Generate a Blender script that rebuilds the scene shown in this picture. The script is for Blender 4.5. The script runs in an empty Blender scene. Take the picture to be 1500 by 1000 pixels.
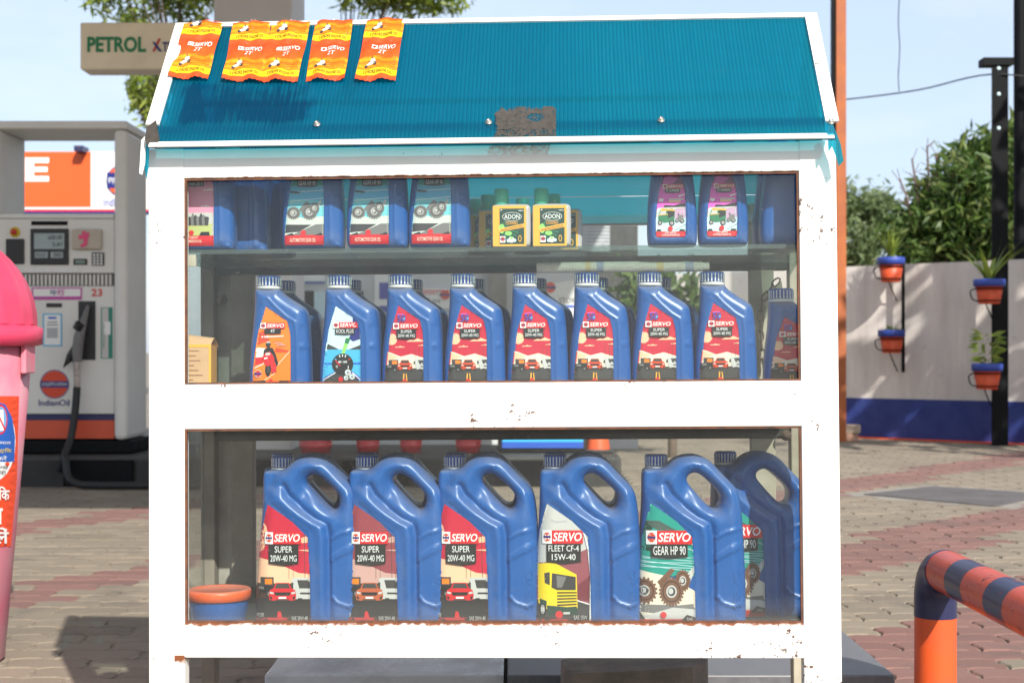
import bpy, bmesh, math, random
import numpy as np
from mathutils import Matrix, Vector
from mathutils.geometry import delaunay_2d_cdt, tessellate_polygon
random.seed(7); np.random.seed(7)
R = math.radians
scene = bpy.context.scene

# ------------------------------------------------------------------ camera, sky, sun, exposure
CH = 0.86                      # camera height
F = 2083.0                     # focal length in photo pixels (1500 wide)
PX, PY = 750.0, 515.0          # vanishing point (level camera, small vertical shift)
cam = bpy.data.cameras.new('camera'); camo = bpy.data.objects.new('camera', cam)
scene.collection.objects.link(camo); scene.camera = camo
camo.location = (0, 0, CH); camo.rotation_euler = (R(90), 0, 0)
cam.sensor_width = 36; cam.lens = F / 1500 * 36; cam.shift_y = 15 / 1500
cam.clip_start = 0.05; cam.clip_end = 2000
cam.dof.use_dof = True; cam.dof.focus_distance = 2.58; cam.dof.aperture_fstop = 8.5

SUN_EL, SUN_AZ = R(36), R(23)  # azimuth to the right of straight behind the camera
to_sun = Vector((math.sin(SUN_AZ)*math.cos(SUN_EL), -math.cos(SUN_AZ)*math.cos(SUN_EL), math.sin(SUN_EL)))
sun = bpy.data.lights.new('sun', 'SUN'); suno = bpy.data.objects.new('sun', sun)
scene.collection.objects.link(suno)
sun.energy = 3.2; sun.angle = R(0.55); sun.color = (1, .95, .87)
suno.rotation_euler = to_sun.to_track_quat('Z', 'Y').to_euler()
suno.location = to_sun * 30

world = bpy.data.worlds.new('World'); scene.world = world; world.use_nodes = True
wn = world.node_tree; wn.nodes.clear()
def wnode(t, **k):
    n = wn.nodes.new(t)
    for a, b in k.items(): setattr(n, a, b)
    return n
sky = wnode('ShaderNodeTexSky', sky_type='NISHITA', sun_disc=False)
sky.sun_elevation = SUN_EL; sky.sun_rotation = R(180) - SUN_AZ
sky.air_density = 1.0; sky.dust_density = 2.0; sky.altitude = 100
bg = wnode('ShaderNodeBackground'); bg.inputs[1].default_value = .15
wo = wnode('ShaderNodeOutputWorld')
tc = wnode('ShaderNodeTexCoord'); mp = wnode('ShaderNodeMapping'); mp.inputs['Scale'].default_value = (1, 1, 3.2)
nz = wnode('ShaderNodeTexNoise'); nz.inputs['Scale'].default_value = 3.0; nz.inputs['Detail'].default_value = 7; nz.inputs['Roughness'].default_value = .55
rp = wnode('ShaderNodeValToRGB'); rp.color_ramp.elements[0].position = .4; rp.color_ramp.elements[1].position = .75
mx = wnode('ShaderNodeMix', data_type='RGBA'); mx.inputs['Factor'].default_value = .78; cr_ = wnode('ShaderNodeValToRGB'); cr_.color_ramp.elements[0].position = .42; cr_.color_ramp.elements[1].position = .72; cr_.color_ramp.elements[0].color = (.68, .80, 1, 1); cr_.color_ramp.elements[1].color = (.95, .98, 1.0, 1)
cs_ = wnode('ShaderNodeVectorMath', operation='SCALE'); cs_.inputs['Scale'].default_value = 3.15
ma = wnode('ShaderNodeMath', operation='MULTIPLY_ADD'); ma.inputs[1].default_value = .4; ma.inputs[2].default_value = .58
L = wn.links.new
L(tc.outputs['Generated'], mp.inputs[0]); L(mp.outputs[0], nz.inputs['Vector']); L(nz.outputs['Fac'], rp.inputs[0])
L(nz.outputs['Fac'], cr_.inputs[0]); L(cr_.outputs[0], cs_.inputs[0]); L(cs_.outputs[0], mx.inputs['B']); L(sky.outputs[0], mx.inputs['A'])
L(mx.outputs['Result'], bg.inputs[0]); L(bg.outputs[0], wo.inputs[0])

scene.view_settings.view_transform = 'Standard'; scene.view_settings.look = 'None'
scene.view_settings.exposure = 1.02; scene.view_settings.gamma = 1
scene.view_settings.use_curve_mapping = False
scene.cycles.max_bounces = 10; scene.cycles.transparent_max_bounces = 16
scene.cycles.caustics_reflective = False; scene.cycles.caustics_refractive = False
scene.cycles.use_denoising = True

# ------------------------------------------------------------------ coordinates
def at(x, y, Y):               # photo pixel -> point on the plane at depth Y
    return Vector(((x - PX) / F * Y, Y, CH - (y - PY) / F * Y))
def gnd(x, y, z=0.0):          # photo pixel -> point on the horizontal plane z
    Y = (CH - z) * F / (y - PY); return Vector(((x - PX) / F * Y, Y, z))
_y, _r, _t = -0.0387, -0.0072, -0.0211          # the cabinet stands slightly turned and leaning
CM = Matrix.Rotation(_y, 4, 'Z') @ Matrix.Rotation(_r, 4, 'Y') @ Matrix.Rotation(_t, 4, 'X')
CT = Vector((-0.645, 2.5242, CH - 0.4816)); CAB = Matrix.Translation(CT) @ CM
CABI = CAB.inverted()
def cab(x, y, yl):             # photo pixel -> cabinet coordinates on its plane y = yl
    o = CABI @ Vector((0, 0, CH)); d = (CABI @ at(x, y, 1)) - o
    return o + d * ((yl - o.y) / d.y)
# roof plane of the cabinet (front slope)
EY, EZ, RY, RZ = -0.03, 0.838, 0.2, 1.108
RL = math.hypot(RY - EY, RZ - EZ); VS = Vector((0, RY - EY, RZ - EZ)) / RL; VN = Vector((0, -(RZ - EZ), RY - EY)) / RL
def roof(x, y):                # photo pixel -> (u, v) on the front slope
    o = CABI @ Vector((0, 0, CH)); d = (CABI @ at(x, y, 1)) - o
    e = Vector((0, EY, EZ)); k = (e - o).dot(VN) / d.dot(VN); p = o + d * k - e
    return p.x, p.dot(VS)
def roof3(u, v, n=0): return Vector((u, EY, EZ)) + VS * v + VN * n

# ------------------------------------------------------------------ materials
def lin(r, g, b): return tuple(((c/255)/12.92 if c/255 <= .04045 else ((c/255+.055)/1.055)**2.4) for c in (r, g, b))
MATS = {}
class NT:
    def __init__(s, m): s.t = m.node_tree; s.b = s.t.nodes['Principled BSDF']; s.o = s.t.nodes['Material Output']
    def n(s, t, ins=None, **k):
        x = s.t.nodes.new(t)
        for a, b in k.items(): setattr(x, a, b)
        for a, b in (ins or {}).items():
            if hasattr(b, 'is_linked'): s.t.links.new(b, x.inputs[a])
            else: x.inputs[a].default_value = b
        return x
    def l(s, a, b): s.t.links.new(a, b)
    def coord(s, which='Object', scale=(1, 1, 1)):
        c = s.n('ShaderNodeTexCoord'); m = s.n('ShaderNodeMapping'); s.l(c.outputs[which], m.inputs[0]); m.inputs['Scale'].default_value = scale
        return m.outputs[0]
    def noise(s, vec, scale, detail=4, rough=.55):
        return s.n('ShaderNodeTexNoise', {'Vector': vec, 'Scale': scale, 'Detail': detail, 'Roughness': rough}).outputs['Fac']
    def ramp(s, fac, stops, interp='LINEAR'):
        r = s.n('ShaderNodeValToRGB', {'Fac': fac}); e = r.color_ramp; e.interpolation = interp
        while len(e.elements) < len(stops): e.elements.new(.5)
        for q, (p, c) in zip(e.elements, stops):
            q.position = p; q.color = (c, c, c, 1) if isinstance(c, (int, float)) else (*c, 1)
        return r.outputs[0]
    def mix(s, f, a, b, bt='MIX'):
        m = s.n('ShaderNodeMix', data_type='RGBA', blend_type=bt)
        for k, v in (('Factor', f), ('A', a), ('B', b)):
            if hasattr(v, 'is_linked'): s.l(v, m.inputs[k])
            else: m.inputs[k].default_value = (*v, 1) if isinstance(v, tuple) else v
        return m.outputs['Result']
    def math(s, op, a, b=0.0, c=None):
        d = {0: a, 1: b}
        if c is not None: d[2] = c
        x = s.n('ShaderNodeMath', operation=op)
        for i, v in d.items():
            if hasattr(v, 'is_linked'): s.l(v, x.inputs[i])
            else: x.inputs[i].default_value = v
        return x.outputs[0]
    def bump(s, h, st=.2, dist=.002):
        b = s.n('ShaderNodeBump', {'Height': h, 'Strength': st, 'Distance': dist}); s.l(b.outputs[0], s.b.inputs['Normal'])
def newmat(name, col=(.5, .5, .5), rough=.5, metal=0, spec=.5):
    m = bpy.data.materials.new(name); m.use_nodes = True; t = NT(m)
    t.b.inputs['Base Color'].default_value = (*col, 1); t.b.inputs['Roughness'].default_value = rough
    t.b.inputs['Metallic'].default_value = metal; t.b.inputs['Specular IOR Level'].default_value = spec
    MATS[name] = m; return m, t
def pbr(name, col, rough=.5, var=.15, vs=8, bump=0, bs=60, metal=0, spec=.5, col2=None, coord='Object', bd=.002):
    if name in MATS: return MATS[name]
    m, t = newmat(name, col, rough, metal, spec); v = t.coord(coord)
    if var or col2:
        n = t.noise(v, vs, 6); f = t.ramp(n, [(.3, 0.), (.7, 1.)])
        c2 = col2 or tuple(max(0, c*(1-var)) for c in col); c1 = col if col2 else tuple(min(1, c*(1+var*.5)) for c in col)
        t.l(t.mix(f, c1, c2), t.b.inputs['Base Color'])
        t.l(t.ramp(n, [(.3, min(1, rough+.08)), (.7, max(0, rough-.06))]), t.b.inputs['Roughness'])
    if bump: t.bump(t.noise(v, bs, 4), bump, bd)
    return m
def ink(r, g, b, rough=.42):
    k = 'ink_%d_%d_%d' % (r, g, b)
    if k not in MATS: newmat(k, tuple(c*.92 for c in lin(r, g, b)), rough)
    return MATS[k]

# ------------------------------------------------------------------ objects
COL = scene.collection
def obj(name, me, parent=None, mats=None, label=None, cat=None, group=None, kind=None):
    o = bpy.data.objects.new(name, me); COL.objects.link(o)
    if parent is not None: o.parent = parent
    if mats is not None and me is not None and not me.materials:
        for m in (mats if isinstance(mats, (list, tuple)) else [mats]): me.materials.append(m)
    tag(o, label, cat, group, kind); return o
def tag(o, label=None, cat=None, group=None, kind=None):
    for k, v in (('label', label), ('category', cat), ('group', group), ('kind', kind)):
        if v: o[k] = v
    return o
def empty(name, mat=None, label=None, cat=None, group=None):
    o = bpy.data.objects.new(name, None); COL.objects.link(o); o.empty_display_size = .05
    if mat is not None:
        if isinstance(mat, Matrix):
            l, q, s = mat.decompose(); o.location = l; o.rotation_euler = q.to_euler(); o.scale = s
        else: o.location = mat
    return tag(o, label, cat, group)
class MB:
    def __init__(s): s.v = []; s.f = []; s.m = []; s.sm = []
    def add(s, vs, fs, mi=0, smooth=False):
        k = len(s.v); s.v += [tuple(p) for p in vs]
        for f in fs: s.f.append(tuple(i + k for i in f)); s.m.append(mi); s.sm.append(smooth)
        return s
    def box(s, a, b, mi=0, bev=0):
        x0, x1 = sorted((a[0], b[0])); y0, y1 = sorted((a[1], b[1])); z0, z1 = sorted((a[2], b[2]))
        if bev:
            bm = bmesh.new(); bmesh.ops.create_cube(bm, size=1)
            for v in bm.verts: v.co = ((x0+x1)/2+v.co.x*(x1-x0), (y0+y1)/2+v.co.y*(y1-y0), (z0+z1)/2+v.co.z*(z1-z0))
            bmesh.ops.bevel(bm, geom=bm.edges[:], offset=bev, segments=2, profile=.5, affect='EDGES')
            bm.verts.index_update(); s.add([v.co[:] for v in bm.verts], [[v.index for v in f.verts] for f in bm.faces], mi); bm.free(); return s
        v = [(x0,y0,z0),(x1,y0,z0),(x1,y1,z0),(x0,y1,z0),(x0,y0,z1),(x1,y0,z1),(x1,y1,z1),(x0,y1,z1)]
        return s.add(v, [(0,3,2,1),(4,5,6,7),(0,1,5,4),(1,2,6,5),(2,3,7,6),(3,0,4,7)], mi)
    def tube(s, path, r, n=10, mi=0, caps=True):
        path = [Vector(p) for p in path]; rs = r if isinstance(r, (list, tuple)) else [r]*len(path)
        k = len(s.v); up = None; vs = []; fs = []
        for i, p in enumerate(path):
            d = (path[min(i+1, len(path)-1)] - path[max(i-1, 0)]).normalized()
            if up is None: up = d.orthogonal().normalized()
            up = (up - d*up.dot(d)).normalized(); w = d.cross(up)
            for j in range(n):
                a = 2*math.pi*j/n; vs.append(p + (up*math.cos(a) + w*math.sin(a))*rs[i])
        for i in range(len(path)-1):
            for j in range(n): fs.append((i*n+j, i*n+(j+1)%n, (i+1)*n+(j+1)%n, (i+1)*n+j))
        s.add(vs, fs, mi, True)
        if caps: s.add([vs[j] for j in range(n)], [tuple(range(n))[::-1]], mi); s.add(vs[-n:], [tuple(range(n))], mi)
        return s
    def lathe(s, prof, n=24, o=(0, 0, 0), mi=0, axis='Z', smooth=True):
        vs = []; fs = []
        for r, z in prof:
            for j in range(n):
                a = 2*math.pi*j/n; p = (r*math.cos(a), r*math.sin(a), z)
                if axis == 'Y': p = (p[0], p[2], -p[1])
                vs.append((p[0]+o[0], p[1]+o[1], p[2]+o[2]))
        for i in range(len(prof)-1):
            for j in range(n): fs.append((i*n+j, i*n+(j+1)%n, (i+1)*n+(j+1)%n, (i+1)*n+j))
        return s.add(vs, fs, mi, smooth)
    def prism(s, poly, fn, d0, d1, mi=0):   # poly of 2D points, fn(x, z, d) -> 3D
        n = len(poly); vs = [fn(x, z, d0) for x, z in poly] + [fn(x, z, d1) for x, z in poly]
        tr = [tuple(t) for t in tessellate_polygon([[Vector((x, z, 0)) for x, z in poly]])]
        return s.add(vs, tr + [tuple(i+n for i in t[::-1]) for t in tr] + [(i, (i+1)%n, (i+1)%n+n, i+n) for i in range(n)], mi)
    def mesh(s, name, mats=None):
        me = bpy.data.meshes.new(name); me.from_pydata(s.v, [], s.f)
        me.polygons.foreach_set('material_index', s.m); me.polygons.foreach_set('use_smooth', s.sm)
        for m in (mats or []) if isinstance(mats, (list, tuple)) else [mats]: me.materials.append(m)
        bm = bmesh.new(); bm.from_mesh(me); bmesh.ops.recalc_face_normals(bm, faces=bm.faces); bm.to_mesh(me); bm.free()
        me.update(); return me
    def build(s, name, mats, parent=None, **k): return obj(name, s.mesh(name, mats), parent, **k)
def bx(name, a, b, mat, parent=None, bev=0, **k): return MB().box(a, b, 0, bev).build(name, mat, parent, **k)

# ------------------------------------------------------------------ flat print: layered polygons and lettering
_GL = {}
def glyphs(s, bold=0.0, shear=0.0):
    k = (s, bold, shear)
    if k not in _GL:
        cu = bpy.data.curves.new('lettering', 'FONT'); cu.body = s; cu.offset = bold; cu.shear = shear; cu.resolution_u = 3
        o = bpy.data.objects.new('lettering', cu); me = bpy.data.meshes.new_from_object(o)
        v = np.array([w.co[:2] for w in me.vertices] or [(0, 0)]); f = []
        for p in me.polygons:
            q = list(p.vertices)
            for i in range(1, len(q)-1): f.append((q[0], q[i], q[i+1]))
        bpy.data.objects.remove(o); bpy.data.meshes.remove(me); bpy.data.curves.remove(cu)
        _GL[k] = (v, f)
    return _GL[k]
class Art:
    def __init__(s, tf=None, clip=None, eps=.00008):
        s.t = []; s.mats = []; s.tf = tf or (lambda x, z: (x, z)); s.clip = clip; s.eps = eps; s.k = 0
    def mi(s, m):
        if m not in s.mats: s.mats.append(m)
        return s.mats.index(m)
    def _tri(s, tris, m):
        i = s.mi(m); s.k += 1
        for t in tris:
            if s.clip is not None: t = clip_poly(t, s.clip)
            for j in range(1, len(t)-1): s.t.append((t[0], t[j], t[j+1], i, s.k))
    def poly(s, pts, m):
        p = [s.tf(*q) for q in pts]
        s._tri([[p[i] for i in t] for t in tessellate_polygon([[Vector((x, z, 0)) for x, z in p]])], m); return s
    def rect(s, x0, z0, x1, z1, m): return s.poly([(x0, z0), (x1, z0), (x1, z1), (x0, z1)], m)
    def circ(s, x, z, r, m, r2=None, n=20, a0=0, a1=360):
        pts = [(x+r*math.cos(R(a0+(a1-a0)*i/n)), z+(r2 or r)*math.sin(R(a0+(a1-a0)*i/n))) for i in range(n + (a1-a0 < 360))]
        return s.poly(pts, m)
    def line(s, pts, w, m):
        for (x0, z0), (x1, z1) in zip(pts, pts[1:]):
            d = math.hypot(x1-x0, z1-z0) or 1; nx, nz = -(z1-z0)/d*w/2, (x1-x0)/d*w/2
            s.poly([(x0+nx, z0+nz), (x1+nx, z1+nz), (x1-nx, z1-nz), (x0-nx, z0-nz)], m)
        return s
    def text(s, t, x0, z0, x1, z1, m, bold=.02, shear=0, rot=None):   # fitted to the box (in the art's own units)
        v, f = glyphs(t, bold, shear)
        if not f: return s
        a, b = v.min(0), v.max(0); w = (v - a)/np.maximum(b - a, 1e-6)
        if rot: w = np.stack([1 - w[:, 1], w[:, 0]], 1)
        p = [s.tf(x0+(x1-x0)*q[0], z0+(z1-z0)*q[1]) for q in w]
        s._tri([[p[i] for i in t_] for t_ in f], m); return s
    def mesh(s, name, fn=None, maxe=None):          # fn(list of xz, layer offset array) -> 3D
        T = s.t
        if maxe:
            st = list(T); T = []
            while st:
                a, b, c, i, k = st.pop()
                e = [(math.dist(a, b), 0), (math.dist(b, c), 1), (math.dist(c, a), 2)]; q = max(e)
                if q[0] <= maxe: T.append((a, b, c, i, k)); continue
                if q[1] == 1: a, b, c = b, c, a
                elif q[1] == 2: a, b, c = c, a, b
                m = ((a[0]+b[0])/2, (a[1]+b[1])/2); st += [(a, m, c, i, k), (m, b, c, i, k)]
        P = np.array([p for t in T for p in t[:3]], float); K = np.repeat(np.array([t[4] for t in T]), 3)*s.eps
        V = fn(P, K) if fn else np.stack([P[:, 0], -K, P[:, 1]], 1)
        me = bpy.data.meshes.new(name); me.from_pydata(V.tolist(), [], [(3*i, 3*i+1, 3*i+2) for i in range(len(T))])
        me.polygons.foreach_set('material_index', [t[3] for t in T])
        for m in s.mats: me.materials.append(m)
        me.update(); return me
def clip_poly(p, c):
    ar = sum(c[i-1][0]*c[i][1] - c[i][0]*c[i-1][1] for i in range(len(c))); c = c if ar > 0 else c[::-1]
    for i in range(len(c)):
        (ax, az), (bx_, bz) = c[i-1], c[i]; out = []
        sd = lambda q: (bx_-ax)*(q[1]-az) - (bz-az)*(q[0]-ax)
        for j in range(len(p)):
            a, b = p[j-1], p[j]; da, db = sd(a), sd(b)
            if (da >= 0) != (db >= 0):
                t = da/(da-db); out.append((a[0]+(b[0]-a[0])*t, a[1]+(b[1]-a[1])*t))
            if db >= 0: out.append(b)
        p = out
        if len(p) < 3: return []
    return p

# ------------------------------------------------------------------ blow-moulded bodies: outline swollen into a relief
def smooth_closed(pts, step, it=2):
    P = np.array(pts, float)
    for _ in range(it):
        Q = np.roll(P, -1, 0); P = np.stack([P*.75+Q*.25, P*.25+Q*.75], 1).reshape(-1, 2)
    d = np.linalg.norm(np.roll(P, -1, 0) - P, axis=1); s = np.concatenate([[0], np.cumsum(d)]); n = max(8, int(s[-1]/step))
    t = np.arange(n)*s[-1]/n; PP = np.vstack([P, P[:1]])
    return np.stack([np.interp(t, s, PP[:, 0]), np.interp(t, s, PP[:, 1])], 1)
def dist_lines(P, A, B):
    out = np.full(len(P), 1e9)
    for a, b in zip(A, B):
        ab = b-a; t = np.clip(((P-a)@ab)/max(ab@ab, 1e-12), 0, 1); out = np.minimum(out, np.hypot(*(P-a-t[:, None]*ab).T))
    return out
def pline(P, pts): p = np.array(pts, float); return dist_lines(P, p[:-1], p[1:])
def inside(P, poly):
    r = np.zeros(len(P), bool)
    for a, b in zip(poly, np.roll(poly, -1, 0)):
        c = (a[1] > P[:, 1]) != (b[1] > P[:, 1])
        with np.errstate(divide='ignore', invalid='ignore'): x = a[0]+(P[:, 1]-a[1])/(b[1]-a[1])*(b[0]-a[0])
        r ^= c & (P[:, 0] < x)
    return r
class Relief:
    def __init__(s, outline, holes, half, r, feat=None, step=.003):
        s.o = smooth_closed(outline, step); s.h = [smooth_closed(h, step*.8) for h in holes]
        s.half, s.r, s.feat = half, r, feat; s.step = step
        loops = [s.o] + s.h; s.A = np.vstack(loops); s.B = np.vstack([np.roll(l, -1, 0) for l in loops])
    def ins(s, P):
        r = inside(P, s.o)
        for h in s.h: r &= ~inside(P, h)
        return r
    def height(s, P):
        d = dist_lines(P, s.A, s.B); d[~s.ins(P)] = 0; t = np.minimum(d/s.r, 1)
        z = s.half - s.r + s.r*np.sqrt(np.maximum(0, 1-(1-t)**2))
        return z + (s.feat(P)*np.clip(d/(.45*s.r), 0, 1) if s.feat else 0)
    def mesh(s, name, mat):
        pts = [s.A]
        for l in [s.o]+s.h:
            tg = np.roll(l, -1, 0)-np.roll(l, 1, 0); nn = np.stack([-tg[:, 1], tg[:, 0]], 1); nn /= np.linalg.norm(nn, axis=1)[:, None]+1e-12
            for k in (.03, .1, .22, .38, .6, .85):
                for sg in (1, -1):
                    q = l + nn*sg*k*s.r; q = q[s.ins(q)]; dd = dist_lines(q, s.A, s.B); pts.append(q[dd > k*s.r*.9])
        lo, hi = s.o.min(0), s.o.max(0); st = s.step*.9
        gx, gz = np.meshgrid(np.arange(lo[0], hi[0], st), np.arange(lo[1], hi[1], st*.87)); gx[1::2] += st/2
        g = np.stack([gx.ravel(), gz.ravel()], 1); g = g[s.ins(g)]; pts.append(g[dist_lines(g, s.A, s.B) > s.r*.9])
        P = np.vstack(pts); E = []; k = 0
        for l in [s.o]+s.h: E += [(k+i, k+(i+1) % len(l)) for i in range(len(l))]; k += len(l)
        vc, _, fc, *_ = delaunay_2d_cdt([Vector(p) for p in P], E, [], 0, 1e-6)
        V = np.array([v[:] for v in vc]); Fc = np.array([f[:3] for f in fc]); Fc = Fc[s.ins(V[Fc].mean(1))]
        used = np.unique(Fc); mp = -np.ones(len(V), int); mp[used] = np.arange(len(used)); V = V[used]; Fc = mp[Fc]
        H = s.height(V); dbd = dist_lines(V, s.A, s.B); H[dbd < 1e-5] = s.half-s.r; n = len(V)
        v3 = np.vstack([np.stack([V[:, 0], -H, V[:, 1]], 1), np.stack([V[:, 0], H, V[:, 1]], 1)])
        cnt = {}
        for f in Fc:
            for a, b in ((f[0], f[1]), (f[1], f[2]), (f[2], f[0])): cnt[(a, b)] = cnt.get((a, b), 0)+1
        side = [(a, b, b+n, a+n) for (a, b) in cnt if (b, a) not in cnt]
        me = bpy.data.meshes.new(name)
        me.from_pydata(v3.tolist(), [], [tuple(int(i) for i in f) for f in Fc] + [tuple(int(i+n) for i in f[::-1]) for f in Fc] + [tuple(int(i) for i in q) for q in side])
        me.polygons.foreach_set('use_smooth', [True]*len(me.polygons))
        bm = bmesh.new(); bm.from_mesh(me); bmesh.ops.recalc_face_normals(bm, faces=bm.faces); bm.to_mesh(me); bm.free()
        me.materials.append(mat); me.update(); return me
    def stick(s, P, K): return np.stack([P[:, 0], -(s.height(P)+.0005+K), P[:, 1]], 1)

# ================================================================== MATERIALS OF THE PLACE
def mat_frame(edges=True):
    m, t = newmat('white_paint' if edges else 'white_post_paint', (.8, .79, .76), .45); v = t.coord()
    sep = t.n('ShaderNodeSeparateXYZ', {0: v}); z = sep.outputs['Z']; x = sep.outputs['X']
    n1 = t.noise(v, 60, 6, .65); n2 = t.noise(v, 14, 4); n3 = t.noise(v, 260, 3)
    def band(z0, w, up):          # rust starting at an edge and running away from it
        d = t.math('SUBTRACT', z0, z) if up < 0 else t.math('SUBTRACT', z, z0)
        d = t.math('DIVIDE', d, w); ok = t.math('GREATER_THAN', d, -.15)
        return t.math('MULTIPLY', t.math('MAXIMUM', t.math('SUBTRACT', 1.0, d), 0.0), ok)
    rust = t.math('MAXIMUM', t.math('MULTIPLY', band(0.0, .017, -1), .98), t.math('MAXIMUM', t.math('MULTIPLY', band(.7904, .012, 1), .85), t.math('MULTIPLY', band(-.0609, .007, 1), .62)))
    if not edges: rust = t.math('MULTIPLY', band(-.0609, .03, -1), t.math('LESS_THAN', t.math('ABSOLUTE', t.math('SUBTRACT', x, .058)), .012))
    nn = t.math('MULTIPLY_ADD', n1, .75, t.math('MULTIPLY', n2, .45))
    rm = t.ramp(t.math('MULTIPLY', rust, nn), [(.40, 0.), (.56, 1.)])
    chip = t.ramp(t.math('MULTIPLY', t.noise(v, 75, 4, .75), t.ramp(t.noise(v, 5, 2), [(.42, .55), (.62, 1.)])), [(.572, 0.), (.592, 1.)])
    # more chips towards the right end of the middle rail
    base = t.mix(t.ramp(n2, [(.35, 0.), (.75, .55)]), (.83, .82, .79), (.73, .70, .64))
    base = t.mix(chip, base, (.12, .07, .05)); rc = t.mix(n3, (.30, .085, .02), (.10, .035, .018))
    t.l(t.mix(rm, base, rc), t.b.inputs['Base Color']); t.l(t.mix(rm, (.42,)*3, (.9,)*3), t.b.inputs['Roughness'])
    t.bump(t.math('SUBTRACT', t.math('MULTIPLY', n2, .4), t.math('MAXIMUM', chip, rm)), .35, .0012); return m
M_FRAME = mat_frame(); M_POSTW = mat_frame(False)
def mat_glass():
    m, t = newmat('dusty_glass'); t.t.nodes.remove(t.b); v = t.coord()
    tr = t.n('ShaderNodeBsdfTransparent', {'Color': (.94, .965, .955, 1)}); gl = t.n('ShaderNodeBsdfGlossy', {'Roughness': .012, 'Color': (1, 1, 1, 1)})
    du = t.n('ShaderNodeBsdfDiffuse', {'Color': (.62, .6, .56, 1)})
    lw = t.n('ShaderNodeLayerWeight', {'Blend': .5}); f = t.math('MULTIPLY_ADD', t.math('POWER', lw.outputs['Facing'], 5.0), .9, .024)
    m1 = t.n('ShaderNodeMixShader', {0: f, 1: tr.outputs[0], 2: gl.outputs[0]})
    sep = t.n('ShaderNodeSeparateXYZ', {0: v}); z = sep.outputs['Z']
    low = t.ramp(z, [(0.0, .08), (.012, .035), (.05, .006), (.3, .0)])
    spk = t.ramp(t.noise(v, 420, 2), [(.69, 0.), (.75, .24)]); cl = t.ramp(t.noise(v, 4, 5, .6), [(.38, .002), (.72, .013)])
    d = t.math('ADD', t.math('ADD', cl, spk), low)
    m2 = t.n('ShaderNodeMixShader', {0: d, 1: m1.outputs[0], 2: du.outputs[0]}); t.l(m2.outputs[0], t.o.inputs[0]); return m
M_GLASS = mat_glass()
def mat_sheet():
    m, t = newmat('blue_plastic_sheet', rough=.3); v = t.coord()
    st = t.noise(t.coord('Object', (230, 3, 9)), 1, 3); bl = t.noise(t.coord('Object', (5, 6, 6)), 1, 4, .6)
    sep = t.n('ShaderNodeSeparateXYZ', {0: v}); x = sep.outputs['X']; z = sep.outputs['Z']
    lowz = t.math('MULTIPLY', t.ramp(x, [(.03, 0.), (.06, .34), (.2, .30), (.42, .0)]), t.ramp(z, [(.86, .2), (.9, 1.), (.97, .9), (1.02, .0)]))
    wet = t.ramp(t.math('MULTIPLY_ADD', st, .30, t.math('ADD', t.math('MULTIPLY', bl, .8), lowz)), [(.76, 0.), (.84, 1.)])
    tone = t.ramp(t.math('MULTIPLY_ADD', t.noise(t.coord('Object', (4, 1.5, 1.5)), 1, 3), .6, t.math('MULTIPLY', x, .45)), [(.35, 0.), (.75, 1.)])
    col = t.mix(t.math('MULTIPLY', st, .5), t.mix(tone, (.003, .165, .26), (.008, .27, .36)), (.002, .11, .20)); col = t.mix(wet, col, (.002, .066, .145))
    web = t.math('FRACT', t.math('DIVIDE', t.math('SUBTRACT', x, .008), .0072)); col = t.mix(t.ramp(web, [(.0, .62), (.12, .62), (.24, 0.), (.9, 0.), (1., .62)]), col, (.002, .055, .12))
    # frame tube seen through the sheet near the eave
    seam = t.math('MULTIPLY', t.ramp(t.math('ABSOLUTE', t.math('SUBTRACT', z, .875)), [(.006, .55), (.012, 0.)]), t.ramp(bl, [(.35, .4), (.6, 1.)]))
    col = t.mix(seam, col, (.004, .09, .20))
    dirt = t.ramp(t.noise(v, 30, 6, .7), [(.62, 0.), (.8, .25)]); col = t.mix(dirt, col, (.10, .16, .17))
    t.l(col, t.b.inputs['Base Color'])
    ts = t.n('ShaderNodeBsdfTranslucent'); t.l(t.mix(wet, (.02, .62, .74), (.01, .42, .58)), ts.inputs[0])
    ms = t.n('ShaderNodeMixShader', {0: .36, 1: t.b.outputs[0], 2: ts.outputs[0]}); tp = t.n('ShaderNodeBsdfTransparent', {0: (.16, .85, .95, 1)}); ms = t.n('ShaderNodeMixShader', {0: .46, 1: ms.outputs[0], 2: tp.outputs[0]}); t.l(ms.outputs[0], t.o.inputs[0]); return m
M_SHEET = mat_sheet()
m, t = newmat('turquoise_back_sheet', (.03, .42, .50), .35); ts = t.n('ShaderNodeBsdfTranslucent', {0: (.05, .85, .92, 1)}); v = t.coord()
t.l(t.mix(t.ramp(t.noise(v, 40, 5, .7), [(.60, 0.), (.75, .5)]), (.05, .70, .76), (.03, .20, .24)), t.b.inputs['Base Color'])
t.l(t.n('ShaderNodeMixShader', {0: .6, 1: t.b.outputs[0], 2: ts.outputs[0]}).outputs[0], t.o.inputs[0]); M_BACKSHEET = m
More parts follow.
